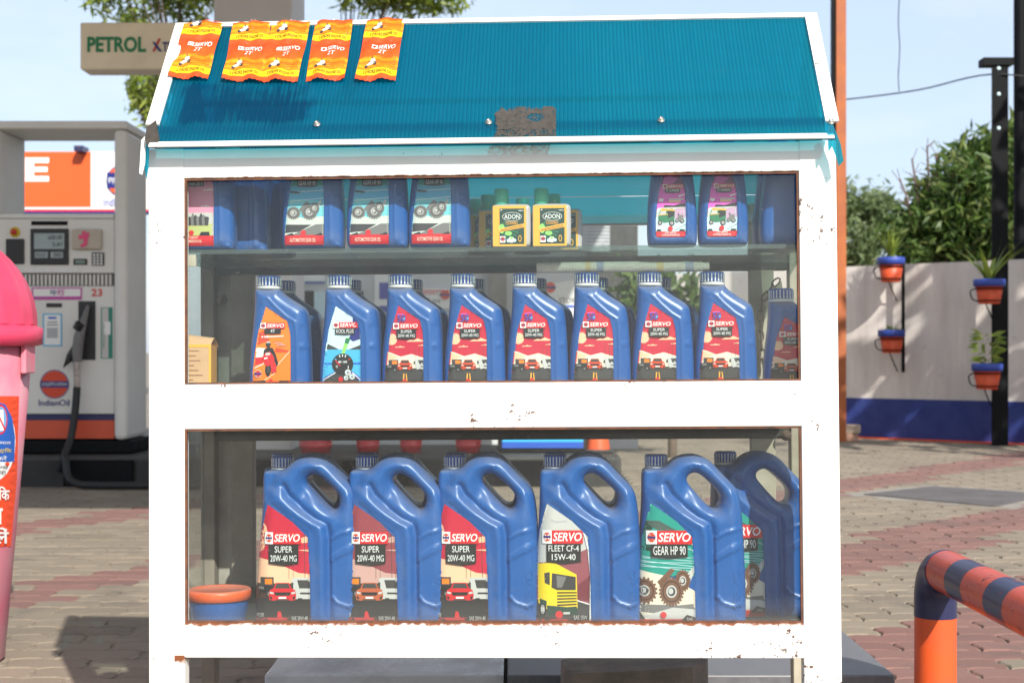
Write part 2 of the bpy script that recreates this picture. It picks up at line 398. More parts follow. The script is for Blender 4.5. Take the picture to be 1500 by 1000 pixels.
def mat_plastic(name, col, rough, dust=.25, dcol=(.30, .27, .24)):
    m, t = newmat(name, col, rough); v = t.coord()
    n = t.noise(v, 16, 6, .65); d = t.ramp(n, [(.52, 0.), (.8, dust)]); sp = t.ramp(t.noise(v, 330, 2), [(.70, 0.), (.76, .45)])
    g = t.n('ShaderNodeNewGeometry'); up = t.n('ShaderNodeSeparateXYZ', {0: g.outputs['Normal']}).outputs['Z']
    du = t.math('MULTIPLY', t.ramp(up, [(.25, 0.), (.9, .8)]), t.ramp(n, [(.3, .15), (.65, .75)]))
    k = t.math('MINIMUM', t.math('ADD', t.math('MAXIMUM', d, du), sp), .8)
    t.l(t.mix(k, col, dcol), t.b.inputs['Base Color']); t.l(t.math('MULTIPLY_ADD', k, .35, rough), t.b.inputs['Roughness'])
    t.bump(t.noise(v, 60, 3), .04, .002); return m
M_BLUE = mat_plastic('blue_bottle_plastic', (.005, .084, .31), .32)
M_JUG = mat_plastic('blue_jug_plastic', (.006, .090, .325), .34, .22)
M_CAP = mat_plastic('blue_cap_plastic', (.012, .075, .36), .38, .35)
M_WHITE = pbr('white_plastic', (.72, .72, .70), .45, .12, 40)
M_STEEL = pbr('zinc_screw', (.42, .40, .36), .38, .4, 200, metal=.8)
M_RUSTY = pbr('rusty_bracket', (.11, .075, .055), .8, .5, 60, .4, 200)
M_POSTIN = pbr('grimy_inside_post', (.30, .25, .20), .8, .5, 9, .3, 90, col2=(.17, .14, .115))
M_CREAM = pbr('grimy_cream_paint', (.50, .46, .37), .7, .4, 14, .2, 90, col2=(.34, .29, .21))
M_DARKRAIL = pbr('dark_grimy_rail', (.055, .055, .052), .75, .4, 20, .2, 120)
M_SHELF = pbr('grey_green_shelf', (.16, .20, .19), .4, .3, 12, col2=(.10, .125, .12))
m, t = newmat('dusty_glass_shelf', (.13, .17, .16), .35); v = t.coord()
t.l(t.mix(t.noise(v, 9, 6), (.20, .24, .23), (.10, .125, .12)), t.b.inputs['Base Color'])
t.l(t.n('ShaderNodeMixShader', {0: t.ramp(t.noise(v, 6, 4), [(.3, .30), (.7, .46)]), 1: t.n('ShaderNodeBsdfTransparent', {0: (.80, .92, .88, 1)}).outputs[0], 2: t.b.outputs[0]}).outputs[0], t.o.inputs[0]); M_SHELFG = m
M_SIDE = pbr('grey_side_sheet', (.55, .55, .54), .5, .3, 5, .1, 50, col2=(.40, .39, .38))
M_TRIM = pbr('white_roof_trim', (.80, .79, .75), .5, .1, 30, .2, 120)
M_PATCH = pbr('weathered_tape', (.062, .054, .046), .9, .4, 90, .5, 300)
M_BLACK = pbr('black_plastic', (.02, .02, .021), .5, .3, 30)
M_RUBBER = pbr('black_rubber', (.016, .016, .017), .6, .3, 30)
M_ORANGE = pbr('orange_paint', (.80, .105, .02), .42, .15, 18, .12, 160)
def chipped(name, col, chip, rough=.33, th=.60):
    m, t = newmat(name, col, rough); v = t.n('ShaderNodeNewGeometry').outputs['Position']; n = t.noise(v, 38, 7, .72); n2 = t.noise(v, 7, 4)
    k = t.ramp(t.math('MULTIPLY_ADD', n2, .25, t.math('MULTIPLY', n, .8)), [(th, 0.), (th+.03, 1.)]); c = t.mix(t.ramp(t.noise(v, 16, 5), [(.35, 0.), (.7, .55)]), col, tuple(q*.55+.03 for q in col))
    t.l(t.mix(k, c, chip), t.b.inputs['Base Color']); t.l(t.math('MULTIPLY_ADD', k, .4, t.math('MULTIPLY_ADD', n2, .25, rough-.1)), t.b.inputs['Roughness']); t.bump(t.math('SUBTRACT', t.math('MULTIPLY', t.noise(v, 120, 3), .3), k), .3, .001); return m
M_REDP = chipped('faded_red_paint', (.60, .07, .03), (.06, .05, .07)); M_NAVY = chipped('navy_paint', (.02, .024, .085), (.42, .07, .04), .3, .615); M_ORANGE = chipped('orange_paint', (.80, .105, .02), (.30, .05, .03), .4, .66)
M_BLACKP = pbr('black_painted_steel', (.007, .0075, .009), .6, .3, 10, .1, 90, spec=.12)
M_CONC = pbr('concrete', (.30, .275, .24), .9, .3, 7, .5, 120, col2=(.20, .185, .165))
M_PUMP = pbr('pump_grey_paint', (.72, .71, .67), .45, .12, 4, col2=(.65, .64, .60))
M_PUMPD = pbr('pump_dark_grey', (.22, .22, .21), .5, .12, 4)
M_SCREEN = pbr('lcd_screen', (.30, .36, .36), .2, .1, 8)
M_PINK = pbr('pink_bin_plastic', (.70, .15, .23), .42, .2, 9, .08, 60, col2=(.58, .27, .31))
M_PINKLID = pbr('pink_bin_lid', (.72, .055, .13), .36, .15, 6)
m, t = newmat('limewashed_wall', (.7, .65, .6), .9); v = t.n('ShaderNodeNewGeometry').outputs['Position']; sv = t.n('ShaderNodeMapping', {0: v, 'Scale': (5, 5, .7)}).outputs[0]
c = t.mix(t.ramp(t.noise(sv, 1, 6, .65), [(.42, 0.), (.72, .8)]), (.78, .715, .66), (.52, .47, .43)); c = t.mix(t.ramp(t.noise(v, 6, 7, .7), [(.60, 0.), (.72, .6)]), c, (.36, .31, .28)); c = t.mix(t.ramp(t.noise(v, 1.1, 3), [(.45, 0.), (.6, .35)]), c, (.60, .56, .54))
t.l(c, t.b.inputs['Base Color']); t.bump(t.noise(v, 30, 4), .3, .01); M_WALL = m
M_DADO = pbr('blue_dado_paint', (.018, .035, .20), .6, .4, 6, .2, 60, col2=(.035, .06, .24))
M_KIOSK = pbr('kiosk_white_wall', (.56, .57, .58), .7, .1, 3)
M_BRICK = pbr('clay_brick', (.42, .25, .18), .9, .35, 25, .5, 120)
M_SIGNBG = pbr('cream_sign_face', (.88, .76, .56), .5, .12, 4)
M_BARK = pbr('bark', (.12, .09, .065), .95, .4, 10, .6, 50)
M_TWIG = pbr('dry_twig', (.16, .10, .08), .95, .3, 10)

# ================================================================== GROUND AND PAVING
m, t = newmat('dusty_earth', (.2, .17, .13), .95); v = t.coord(); t.l(t.mix(t.noise(v, .8, 8), (.24, .20, .155), (.16, .14, .11)), t.b.inputs['Base Color'])
obj('ground', MB().add([(-600,-600,-.06),(600,-600,-.06),(600,900,-.06),(-600,900,-.06)], [(0,1,2,3)]).mesh('ground', m), kind='structure')
m, t = newmat('joint_sand', (.26, .22, .165), .98); v = t.coord(); t.l(t.mix(t.noise(v, 9, 6), (.36, .305, .23), (.13, .11, .09)), t.b.inputs['Base Color']); t.bump(t.noise(v, 300, 3), .5, .003)
pave = bx('pavement', (-9, .6, -.058), (8.5, 14.9, -.007), m, kind='structure')
def mat_paver(name, a, b):
    m, t = newmat(name, a, .88); v = t.coord()
    oi = t.n('ShaderNodeObjectInfo').outputs['Random']; g = t.n('ShaderNodeTexCoord').outputs['Object']
    at_ = t.n('ShaderNodeAttribute', attribute_name='tone').outputs['Fac']
    rnd = t.math('FRACT', t.math('ADD', oi, at_)); wv = t.n('ShaderNodeVectorMath', {0: t.n('ShaderNodeNewGeometry').outputs['Position'], 1: (1, 1, 1)}, operation='MULTIPLY').outputs[0]
    c = t.mix(t.ramp(t.noise(wv, 1.4, 5), [(.35, 0.), (.7, 1.)]), a, b); c = t.mix(t.math('MULTIPLY', rnd, .45), c, tuple(q*.55 for q in a))
    fine = t.noise(wv, 260, 3, .7); c = t.mix(t.ramp(fine, [(.35, .35), (.6, 0.)]), c, (.10, .085, .075))
    st = t.ramp(t.noise(wv, 2.6, 6, .7), [(.54, 0.), (.70, .6)]); c = t.mix(st, c, (.085, .078, .072))
    t.l(c, t.b.inputs['Base Color']); t.bump(fine, .35, .002); return m
MP = [mat_paver('grey_paver', (.30, .245, .18), (.22, .185, .14)), mat_paver('red_paver', (.255, .125, .105), (.23, .13, .11))]
PLN, PWD = .23, .115
def zig(u):                        # shared zigzag of the long edges, period half a paver
    k = (u/(PLN/2)) % 1.0; return .016*(1 if .28 < k < .72 else (k/.28 if k <= .28 else (1-k)/.28)) - .008
def paver_poly():
    g = .0035; us = [0, .14*PLN, .36*PLN, .5*PLN, .64*PLN, .86*PLN, PLN]; a = [(u, zig(u)) for u in us]
    bot = [(min(max(u, g), PLN-g) + (0 if 0 < u < PLN else 0), z+g) for u, z in a]; top = [(min(max(u, g), PLN-g), z+PWD-g) for u, z in a]
    ex = .010; right = [(PLN-g+ex, PWD*.36), (PLN-g-ex*.2, PWD*.66)]; left = [(g+ex*-.2, PWD*.66), (g+ex, PWD*.36)]
    return bot + right + top[::-1] + left
PP = paver_poly()
def paver_mesh(mi):
    b = MB(); n = len(PP); cx = sum(p[0] for p in PP)/n; cz = sum(p[1] for p in PP)/n; ch = .004
    ins = [(p[0]+(cx-p[0])*.05, p[1]+(cz-p[1])*.08) for p in PP]
    v = [(x-cx, z-cz, -.03) for x, z in PP] + [(x-cx, z-cz, -ch) for x, z in PP] + [(x-cx, z-cz, 0) for x, z in ins]
    f = [tuple(range(2*n, 3*n))]
    for k in (0, n): f += [(k+i, k+(i+1)%n, k+n+(i+1)%n, k+n+i) for i in range(n)]
    b.add(v, f); return v, f, b.mesh('paver', MP[mi])
PV, PF, PM0 = paver_mesh(0); PM1 = paver_mesh(1)[2]
def seg_d(p, a, b):
    p, a, b = Vector(p[:2]), Vector(a[:2]), Vector(b[:2]); d = b-a; k = max(-3, min(4, (p-a).dot(d)/d.dot(d))); return (p-a-d*k).length
BANDS = [(gnd(1235, 712), gnd(1500, 668), .22), (gnd(1235, 815), gnd(1500, 757), .25), (gnd(1290, 985), gnd(1500, 905), .28), (gnd(40, 868), gnd(215, 835), .15), (gnd(40, 770), gnd(215, 748), .18)]
def is_red(x, y):
    for i, (a, b, w) in enumerate(BANDS):
        if (x > .6) == (i < 3) and seg_d((x, y), a, b) < w: return 1
    return 0
COVER = [gnd(1243, 724), gnd(1362, 711), gnd(1560, 724), gnd(1468, 745)]
def in_cover(x, y):
    P = np.array([[x, y]]); c = np.array([q[:2] for q in COVER]); m_ = c.mean(0); return bool(inside(P, m_+(c-m_)*1.12)[0])
SLABS = (-.60, 3.26, .90, 3.98)   # raised slabs behind the cabinet: x0, y0, x1, y1
cand = []
j = 0; y = 1.0
while y < 14.6:
    x = -7.5 + (j % 2)*PLN/2
    while x < 7.5:
        if abs(x) < .40*y + .6 and not in_cover(x+.1, y) and not (SLABS[0]-.02 < x+.1 < SLABS[2]+.0 and SLABS[1] < y+.05 < (SLABS[3] if x > -.58 else 3.64)) and not (x < .72 and 9.08 < y < 10.2):
            cand.append((x + PLN/2, y + PWD/2))
        x += PLN
    y += PWD; j += 1
def show(c):
    px = PX + F*c[0]/c[1]; py = PY + F*CH/c[1]
    vis = 0 < px < 1500 and py < 1010 and (px < 222 or px > 1228 or (px > 890 and py < 760))
    return (0 if vis else 1, c[1])
cand.sort(key=show)
for i, (x, y) in enumerate(cand[:300]):
    o = obj('paver', PM1 if is_red(x, y) else PM0, pave); o.location = (x, y, random.uniform(-.0022, .0012)); o.rotation_euler = (random.gauss(0, .005), random.gauss(0, .004), random.gauss(0, .006))
VV, FF, MI = [], [], []; TN = []
PV_ = np.array(PV)
for x, y in cand[300:]:
    k = len(VV)*len(PV); VV.append(PV_ + np.array([x, y, random.uniform(-.002, .001)])); r_ = is_red(x, y); tn = random.random()
    for f in PF: FF.append(tuple(i+k for i in f)); MI.append(r_)
    TN += [tn]*len(PV)
me = bpy.data.meshes.new('pavers'); me.from_pydata(np.vstack(VV).tolist(), [], FF); me.polygons.foreach_set('material_index', MI)
a_ = me.attributes.new('tone', 'FLOAT', 'POINT'); a_.data.foreach_set('value', TN)
obj('far_pavers', me, pave, MP, kind='stuff')
# concrete cover flush in the paving
cv = np.array([q[:2] for q in COVER]); mc = cv.mean(0)
b = MB(); b.add([(p[0], p[1], -.001) for p in mc+(cv-mc)*1.12] + [(p[0], p[1], -.05) for p in mc+(cv-mc)*1.12], [(0,1,2,3),(0,4,5,1),(1,5,6,2),(2,6,7,3),(3,7,4,0)])
cvo = b.build('tank_cover', M_CONC, label='dark flat cover set in a pale concrete frame in the paving by the wall', cat='cover')
MB().prism([tuple(p) for p in mc+(cv-mc)*.86], lambda x, z, d: (x, z, d), -.0005, .006).build('lid', pbr('dark_cover', (.115, .105, .105), .8, .25, 5), cvo)

# ================================================================== SLABS, BLOCK, BEHIND AND UNDER THE CABINET
m, t = newmat('polished_marble', (.55, .55, .55), .12); v = t.coord(); n = t.noise(v, 5, 7, .65)
t.l(t.mix(t.ramp(n, [(.45, 0.), (.62, 1.)]), (.60, .60, .61), (.42, .42, .43)), t.b.inputs['Base Color']); t.l(t.ramp(t.noise(v, 11, 5), [(.4, .08), (.7, .45)]), t.b.inputs['Roughness'])
M_MARBLE = m
M_GRAN = pbr('grey_granite', (.145, .145, .155), .45, .2, 40, .1, 200)
xs = [-1.35, -.575, -.015, .888]
for i, (nm, mt, lb) in list(enumerate((None or ('x', 0, 0), ('stone_slab', M_MARBLE, 'glossy pale marble slab lying behind the cabinet'), ('stone_slab', M_GRAN, 'dark grey granite slab behind the cabinet reaching past the chipped leg'))))[1:]:
    b = MB().box((xs[i]+.004, 3.28, .065), (xs[i+1]-.004, 3.95-(i == 0)*.34, .115), 0, .004); b.build(nm, mt, label=lb, cat='slab')
bx('slab_bed', (-.565, 3.29, -.05), (.875, 3.94, .064), M_CONC, label='rough concrete bed under the stone slabs', cat='concrete bed')
b = MB(); p0, p1 = gnd(838, 992, .1), gnd(1036, 992, .1)
n = 14; top = []; bot = []
for k in range(n):
    a = 2*math.pi*k/n; ca, sa = math.cos(a), math.sin(a); q = max(abs(ca), abs(sa)); w = random.uniform(.93, 1.05)
    top.append((ca/q*.155*w, sa/q*.085*w, .19+random.uniform(-.01, .008)+.012*ca)); bot.append((ca/q*.165, sa/q*.095, 0))
b.add(top+bot, [tuple(range(n))] + [(k, (k+1)%n, n+(k+1)%n, n+k) for k in range(n)])
o = b.build('concrete_block', pbr('rough_concrete', (.22, .19, .165), .95, .4, 12, .9, 70, bd=.006), label='rough broken concrete block on the ground under the cabinet', cat='block'); o.location = (.265, 3.10, -.006); o.rotation_euler[2] = -.05

# ================================================================== OIL CABINET
W, D = 1.22, .40
cabinet = empty('display_cabinet', CAB, 'white framed oil cabinet with glass front and blue ribbed pitched roof', 'cabinet')
def part(b, name, mat, parent=None, **k): return b.build(name, mat, parent or cabinet, **k)
WL, WR = .0642, 1.1544; ZT, ZM1, ZM0, ZB, ZU = .7904, .4228, .3433, 0.0, -.0609
T_ = .034                          # frame thickness
def bar(name, a, bb, mat=M_FRAME, bev=.0022, **k): return part(MB().box(a, bb, 0, bev), name, mat, **k)
ZG = -.41                          # leg length to the ground (in cabinet coordinates)
bar('front_post', (0, 0, ZG+.005), (WL, T_, EZ+.006), M_POSTW, bev=.003); bar('front_post', (WR, 0, ZG+.025), (W, T_, EZ+.006), M_POSTW, bev=.003)
bar('top_rail', (WL-.001, .001, ZT), (WR+.001, T_, EZ+.005)); bar('middle_rail', (WL-.001, .001, ZM0), (WR+.001, T_, ZM1)); bar('bottom_rail', (WL-.001, .001, ZU), (WR+.001, T_, ZB))
# thin rusty beads that hold the glass
MBEAD = pbr('rusty_bead', (.20, .075, .035), .85, .5, 60, .3, 200, col2=(.07, .035, .025))
for z0, z1, nm in ((ZM1, ZT, 'u'), (ZB, ZM0, 'l')):
    b = MB(); e = .0035
    b.box((WL, .004, z0+e), (WL+e, .012, z1-e)).box((WR-e, .004, z0+e), (WR, .012, z1-e)).box((WL, .004, z1-e), (WR, .012, z1)).box((WL, .004, z0), (WR, .012, z0+e))
    part(b, 'glazing_bead', MBEAD)
    bar('glass_pane', (WL+.001, .013, z0+.001), (WR-.001, .017, z1-.001), M_GLASS, 0)
# back frame, sides, floor, shelves
zb = lambda y: cab(700, y, D).z
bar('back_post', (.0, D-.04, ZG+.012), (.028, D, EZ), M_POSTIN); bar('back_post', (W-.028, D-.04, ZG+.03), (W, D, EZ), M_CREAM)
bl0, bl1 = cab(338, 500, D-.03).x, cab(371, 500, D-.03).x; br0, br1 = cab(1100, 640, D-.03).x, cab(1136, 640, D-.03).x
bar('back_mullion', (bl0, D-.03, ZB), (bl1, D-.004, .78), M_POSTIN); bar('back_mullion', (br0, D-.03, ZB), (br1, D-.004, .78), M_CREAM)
bar('back_rail', (.028, D-.032, zb(401)), (W-.028, D-.002, zb(379)), M_DARKRAIL); bar('back_rail', (.028, D-.034, zb(643)), (W-.028, D-.002, zb(606)), M_DARKRAIL)
bar('back_rail', (.028, D-.036, ZU), (W-.028, D-.001, .012), M_DARKRAIL)
bar('back_rail', (.028, D-.036, cab(800, 332, D).z), (W-.028, D-.003, cab(800, 319, D).z), M_SIDE)
bkx = MB(); zt0, zt1 = cab(800, 333, D).z, EZ+.012
for z0_, z1_ in ((cab(800, 317, D).z+.001, cab(800, 289, D).z-.0008), (cab(800, 289, D).z+.0008, zt1)): bkx.box((.03, D-.0025, z0_), (W-.03, D+.001, z1_))
part(bkx, 'back_sheet', M_BACKSHEET)
bar('back_plate', (.0285, D-.012, .013), (bl0-.0005, D-.006, .70), pbr('dim_back_plate', (.38, .34, .30), .7, .4, 8, .2, 60))
bar('side_glass', (.004, T_, .002), (.008, D-.04, EZ-.03), M_GLASS, 0); bar('side_glass', (W-.008, T_, .002), (W-.004, D-.04, EZ-.03), M_GLASS, 0)
for x_ in (.002, W-.032):
    bar('side_rail', (x_, T_, ZU), (x_+.030, D-.04, .0015), M_POSTW); bar('side_rail', (x_, T_, EZ-.03), (x_+.030, D-.04, EZ+.004), M_POSTW)
bar('floor_board', (.011, T_+.001, -.040), (W-.011, D-.037, -.0205), M_SHELF, 0)
Z3 = -.0200; Z2 = cab(700, 579.5, .085).z; Z1 = cab(700, 362.5, .05).z
bar('shelf', (.011, T_+.002, Z2-.012), (W-.011, D-.037, Z2-.0005), M_SHELF, 0)
bar('shelf', (.011, .036, Z1-.0085), (W-.011, D-.037, Z1-.0005), M_SHELFG, 0)
bar('shelf_bracket', (WL-.03, .036, Z1-.030), (WL+.012, .044, Z1-.009), M_CREAM, 0)
# roof: ribbed translucent sheets front and back, white trims, gable ends
def sheet(back=False):
    b = MB(); pitch = .0072; n = int((W-.016)/pitch); x0 = .008; prof = []
    for i in range(n):
        x = x0+i*pitch; prof += [(x, 0), (x+pitch*.35, .0003), (x+pitch*.62, .0011), (x+pitch*.9, .0011)]
    prof.append((x0+n*pitch, 0)); vs = []
    vv = np.linspace(0, RL, 9)
    for v in vv:
        for x, h in prof: 
            p = roof3(x, v, .006+h); vs.append((p.x, (2*RY-p.y) if back else p.y, p.z))
    m_ = len(prof); fs = [(r*m_+i, r*m_+i+1, (r+1)*m_+i+1, (r+1)*m_+i) for r in range(8) for i in range(m_-1)]
    b.add(vs, fs)
    lo = []
    for v in (0, RL):
        for x in (x0, x0+n*pitch): p = roof3(x, v, .0015); lo.append((p.x, (2*RY-p.y) if back else p.y, p.z))
    b.add(lo, [(0, 1, 3, 2)])
    e0 = [vs[i] for i in range(m_)]; 
    b.add([lo[0], e0[0], e0[-1], lo[1]], [(0, 1, 2, 3)])
    return b
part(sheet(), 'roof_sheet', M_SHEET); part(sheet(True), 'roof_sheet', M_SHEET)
def slope_box(b, u0, u1, v0, v1, n0, n1, back=False):
    P = [roof3(u, v, n) for n in (n0, n1) for v in (v0, v1) for u in (u0, u1)]
    if back: P = [Vector((p.x, 2*RY-p.y, p.z)) for p in P]
    b.add(P, [(0,1,3,2),(4,6,7,5),(0,4,5,1),(1,5,7,3),(3,7,6,2),(2,6,4,0)]); return b
part(slope_box(MB(), -.004, .020, .055, RL+.004, .0075, .0115), 'verge_trim', M_TRIM)
part(slope_box(MB(), W-.020, W+.003, .04, RL+.004, .0075, .0115), 'verge_trim', M_TRIM)
part(slope_box(MB(), .012, W-.010, -.004, .0085, .0076, .0100), 'eave_trim', M_FRAME)
part(slope_box(MB(), -.002, W+.002, RL-.006, RL+.006, .0076, .0110), 'ridge_trim', M_TRIM)
part(slope_box(MB(), -.004, W+.003, .0, RL, .0076, .0110, True).box((0,0,0),(0,0,0)) if False else slope_box(MB(), -.004, .018, 0, RL, .0076, .0110, True), 'verge_trim', M_TRIM)
for x0, x1 in ((.012, .0195), (W-.0195, W-.012)):      # gable triangles
    MB().prism([(T_, EZ+.004), (D-T_, EZ+.004), (RY, RZ-.02)], lambda y, z, d: (d, y, z), x0, x1).build('gable', M_SIDE, cabinet)
part(slope_box(MB(), .02, W-.02, .035, .062, -.022, .0005), 'purlin', M_DARKRAIL)
part(slope_box(MB(), .02, W-.02, .035, .055, -.022, .0005, True), 'purlin', M_SIDE)
part(slope_box(MB(), .02, W-.02, .19, .197, -.010, .0005, True), 'purlin', M_RUSTY)
for x, y in ((465, 187), (716, 184), (968, 181), (1196, 101), (1216, 184)):
    u, v = roof(x, y); b = MB(); b.lathe([(0, .0068), (.0062, .0068), (.0066, .0076), (.0058, .0088), (.0042, .0092), (.0038, .0125), (.0018, .0128), (.0016, .0112), (0, .0112)], 14)
    o = part(b, 'roof_screw', M_STEEL); o.matrix_local = Matrix.Translation(roof3(u, v, .0)) @ VN.to_track_quat('Z', 'Y').to_matrix().to_4x4()
# worn strip of tape: ragged patch
u0, v0 = roof(723, 213); u1, v1 = roof(816, 161)
b = MB(); nx, nv = 62, 40
rag = []; w_ = .9
for i in range(nx): w_ = min(1, max(.72, w_+random.uniform(-.06, .06))); rag.append(w_)
lag = []; w_ = 2.0
for k in range(nv): w_ = min(7, max(0, w_+random.uniform(-1.6, 1.6))); lag.append(w_)
for i in range(nx):
    for k in range(nv):
        q = random.Random(i//5*97+k//4*13).random(); top_ = rag[i]
        edge = k/nv > top_ or (i < lag[k]) or i > nx-2 or (k/nv < .35 and random.random() < .22*(.5+q)) or ((i-40)**2/70+(k-27)**2/22 < 1 and random.random() < .6) or random.random() < .03
        if edge: continue
        a0, a1 = u0+(u1-u0)*i/nx, u0+(u1-u0)*(i+1)/nx; c0, c1 = v0+(v1-v0)*k/nv, v0+(v1-v0)*(k+1)/nv
        h = .0079+random.uniform(0, .0003); b.add([roof3(a0, c0, h), roof3(a1, c0, h), roof3(a1, c1, h), roof3(a0, c1, h)], [(0, 1, 2, 3)])
part(b, 'tape_patch', M_PATCH)
# torn corners
def flap(name, px, mat, yl, th=.003):
    P = [cab(x, y, yl) for x, y in px]; MB().prism([(p.x, p.z) for p in P], lambda x, z, d: (x, yl+d+.05*(x-P[0].x), z), 0, th).build(name, mat, cabinet)
flap('torn_sheet', [(1212, 186), (1220, 182), (1226, 196), (1232, 212), (1236, 236), (1229, 243), (1224, 226), (1219, 214), (1214, 222)], M_SHEET, -.036)
flap('torn_sheet', [(215, 186), (228, 176), (233, 204), (228, 218), (216, 215), (212, 203)], M_PATCH, -.034)
flap('torn_sheet', [(207, 205), (214, 198), (212, 240), (208, 256), (204, 254)], M_TRIM, -.020)
flap('torn_sheet', [(214, 198), (219, 200), (217, 245), (214, 262), (211, 240)], M_SHEET, -.016)
# bolts on the inner posts, hasp plate and chain
for x, y in ((326, 439), (1151, 637)):
    p = cab(x, y, D-.05); b = MB().lathe([(0, -.012), (.006, -.012), (.006, -.006), (.011, -.006), (.011, 0), (0, 0)], 14, p, axis='Y'); part(b, 'bolt', M_RUSTY)
b = MB(); P = [cab(x, y, D-.06) for x, y in ((1112, 433), (1145, 412), (1148, 440), (1131, 480), (1124, 560), (1112, 560), (1118, 480), (1122, 450))]
part(MB().prism([(p.x, p.z) for p in P], lambda x, z, d: (x, D-.06+d, z), 0, .006), 'hasp_plate', M_CREAM)
cp = [cab(x, y, D-.075) for x, y in ((1141, 409), (1132, 418), (1125, 428), (1117, 440), (1115, 455), (1114, 470), (1114, 485), (1115, 498), (1116, 512), (1117, 526), (1119, 540))]
for i in range(len(cp)-1):
    a, c = cp[i], cp[i+1]; mid = (a+c)/2; d = (c-a); L_ = d.length*.62; d.normalize(); sd = Vector((0, 1, 0)) if i % 2 else d.cross(Vector((0, 1, 0)))
    ring = [mid + d*L_*math.cos(2*math.pi*k/12)*1.0 + sd*.0055*math.sin(2*math.pi*k/12) for k in range(13)]
    part(MB().tube(ring, .0017, 6, caps=False), 'chain_link', M_RUSTY)

# ================================================================== BOTTLES AND JUGS
S = .00124                          # metres per photo pixel at the bottles
def sc(pts): return [(x*S, z*S) for x, z in pts]
INK = dict(red=ink(214, 30, 40), crim=ink(200, 24, 58), white=ink(238, 238, 236), black=ink(28, 28, 30), peach=ink(250, 196, 158), orange=ink(250, 128, 22), dor=ink(214, 66, 26),
           navy=ink(30, 40, 120), sky=ink(70, 178, 222), pale=ink(205, 232, 240), teal=ink(18, 150, 135), grey=ink(120, 118, 116), dgrey=ink(62, 60, 60), lgrey=ink(200, 198, 194), cop=ink(120, 84, 66),
           yellow=ink(240, 208, 30), mauve=ink(150, 78, 88), cream=ink(236, 222, 200), green=ink(30, 120, 80), dgreen=ink(18, 62, 48), lime=ink(150, 230, 110), pink=ink(236, 90, 200), blue=ink(30, 90, 200), amber=ink(245, 178, 60), lil=ink(120, 90, 190), brown=ink(70, 44, 34), violet=ink(70, 70, 170))
I = INK
def servo(a, x, z, w, h, flip=-1):    # emblem square + red name box; (x, z) upper-left corner in art units, flip: art z grows downwards
    q = w*.235; f = flip
    a.rect(x, z, x+q, z-f*-h if False else z+h*(-f)*-1*-1 if False else z+h, I['white']); a.circ(x+q/2, z+h/2, q*.36, I['dor'], h*.36); a.rect(x+q*.12, z+h*.42, x+q*.88, z+h*.58, I['navy'])
    a.rect(x+q, z, x+w, z+h, I['red']); a.text('SERVO', x+q*1.12, z+h*.82, x+w*.97, z+h*.16, I['white'], .018, .22)
def tagbox(a, x0, z0, x1, z1, lines):
    a.poly([(x0, z0), (x1, z0), (x1, z1-(z1-z0)*.10), ((x0+x1)/2, z1), (x0, z1-(z1-z0)*.10)], I['black']); n = len(lines); h = (z1-z0)*.86/n
    for i, s_ in enumerate(lines):
        w = (x1-x0)*min(.88, .105*len(s_)+.06); c = (x0+x1)/2; a.text(s_, c-w/2, z0+h*(i+.86), c+w/2, z0+h*(i+.16), I['white'], .0)
def car(a, cx, cy, w, body, glass=None):   # seen from the front, art z downwards
    h = w*.55; u = w/100
    a.poly([(cx-34*u, cy-18*u), (cx-24*u, cy-40*u), (cx+24*u, cy-40*u), (cx+34*u, cy-18*u)], body); a.poly([(cx-29*u, cy-18*u), (cx-21*u, cy-37*u), (cx+21*u, cy-37*u), (cx+29*u, cy-18*u)], glass or I['dgrey'])
    a.poly([(cx-46*u, cy-14*u), (cx-34*u, cy-20*u), (cx+34*u, cy-20*u), (cx+46*u, cy-14*u), (cx+50*u, cy+6*u), (cx+47*u, cy+24*u), (cx-47*u, cy+24*u), (cx-50*u, cy+6*u)], body)
    a.poly([(cx-30*u, cy-6*u), (cx+30*u, cy-6*u), (cx+26*u, cy+6*u), (cx-26*u, cy+6*u)], I['black'])
    for s_ in (-1, 1):
        a.poly([(cx+s_*31*u, cy-5*u), (cx+s_*46*u, cy-9*u), (cx+s_*46*u, cy-1*u), (cx+s_*33*u, cy+1*u)], I['lgrey']); a.poly([(cx+s_*40*u, cy+9*u), (cx+s_*47*u, cy+7*u), (cx+s_*44*u, cy+20*u), (cx+s_*36*u, cy+18*u)], I['black'])
        a.rect(cx+s_*44*u-6*u, cy+22*u, cx+s_*44*u+6*u, cy+31*u, I['black'])
    a.rect(cx-14*u, cy+10*u, cx+14*u, cy+17*u, I['white']); a.rect(cx-24*u, cy+19*u, cx+24*u, cy+23*u, I['dgrey'])
def van(a, x0, y0, x1, y1, body):
    w, h = x1-x0, y1-y0
    a.poly([(x0, y0+h*.08), (x0+w*.08, y0), (x1, y0), (x1, y1-h*.1), (x0+w*.18, y1-h*.1), (x0+w*.1, y0+h*.6)], body); a.poly([(x0+w*.26, y0+h*.1), (x1, y0+h*.1), (x1, y0+h*.45), (x0+w*.36, y0+h*.45)], I['dgrey'])
    a.rect(x0+w*.4, y0+h*.62, x1, y0+h*.7, I['dgrey']); a.rect(x0+w*.3, y1-h*.14, x0+w*.5, y1, I['black']); a.poly([(x0+w*.22, y0+h*.55), (x0+w*.38, y0+h*.62), (x0+w*.34, y0+h*.68), (x0+w*.22, y0+h*.62)], I['lgrey']); a.rect(x0-w*.02, y0+h*.2, x0+w*.08, y0+h*.42, I['dgrey'])
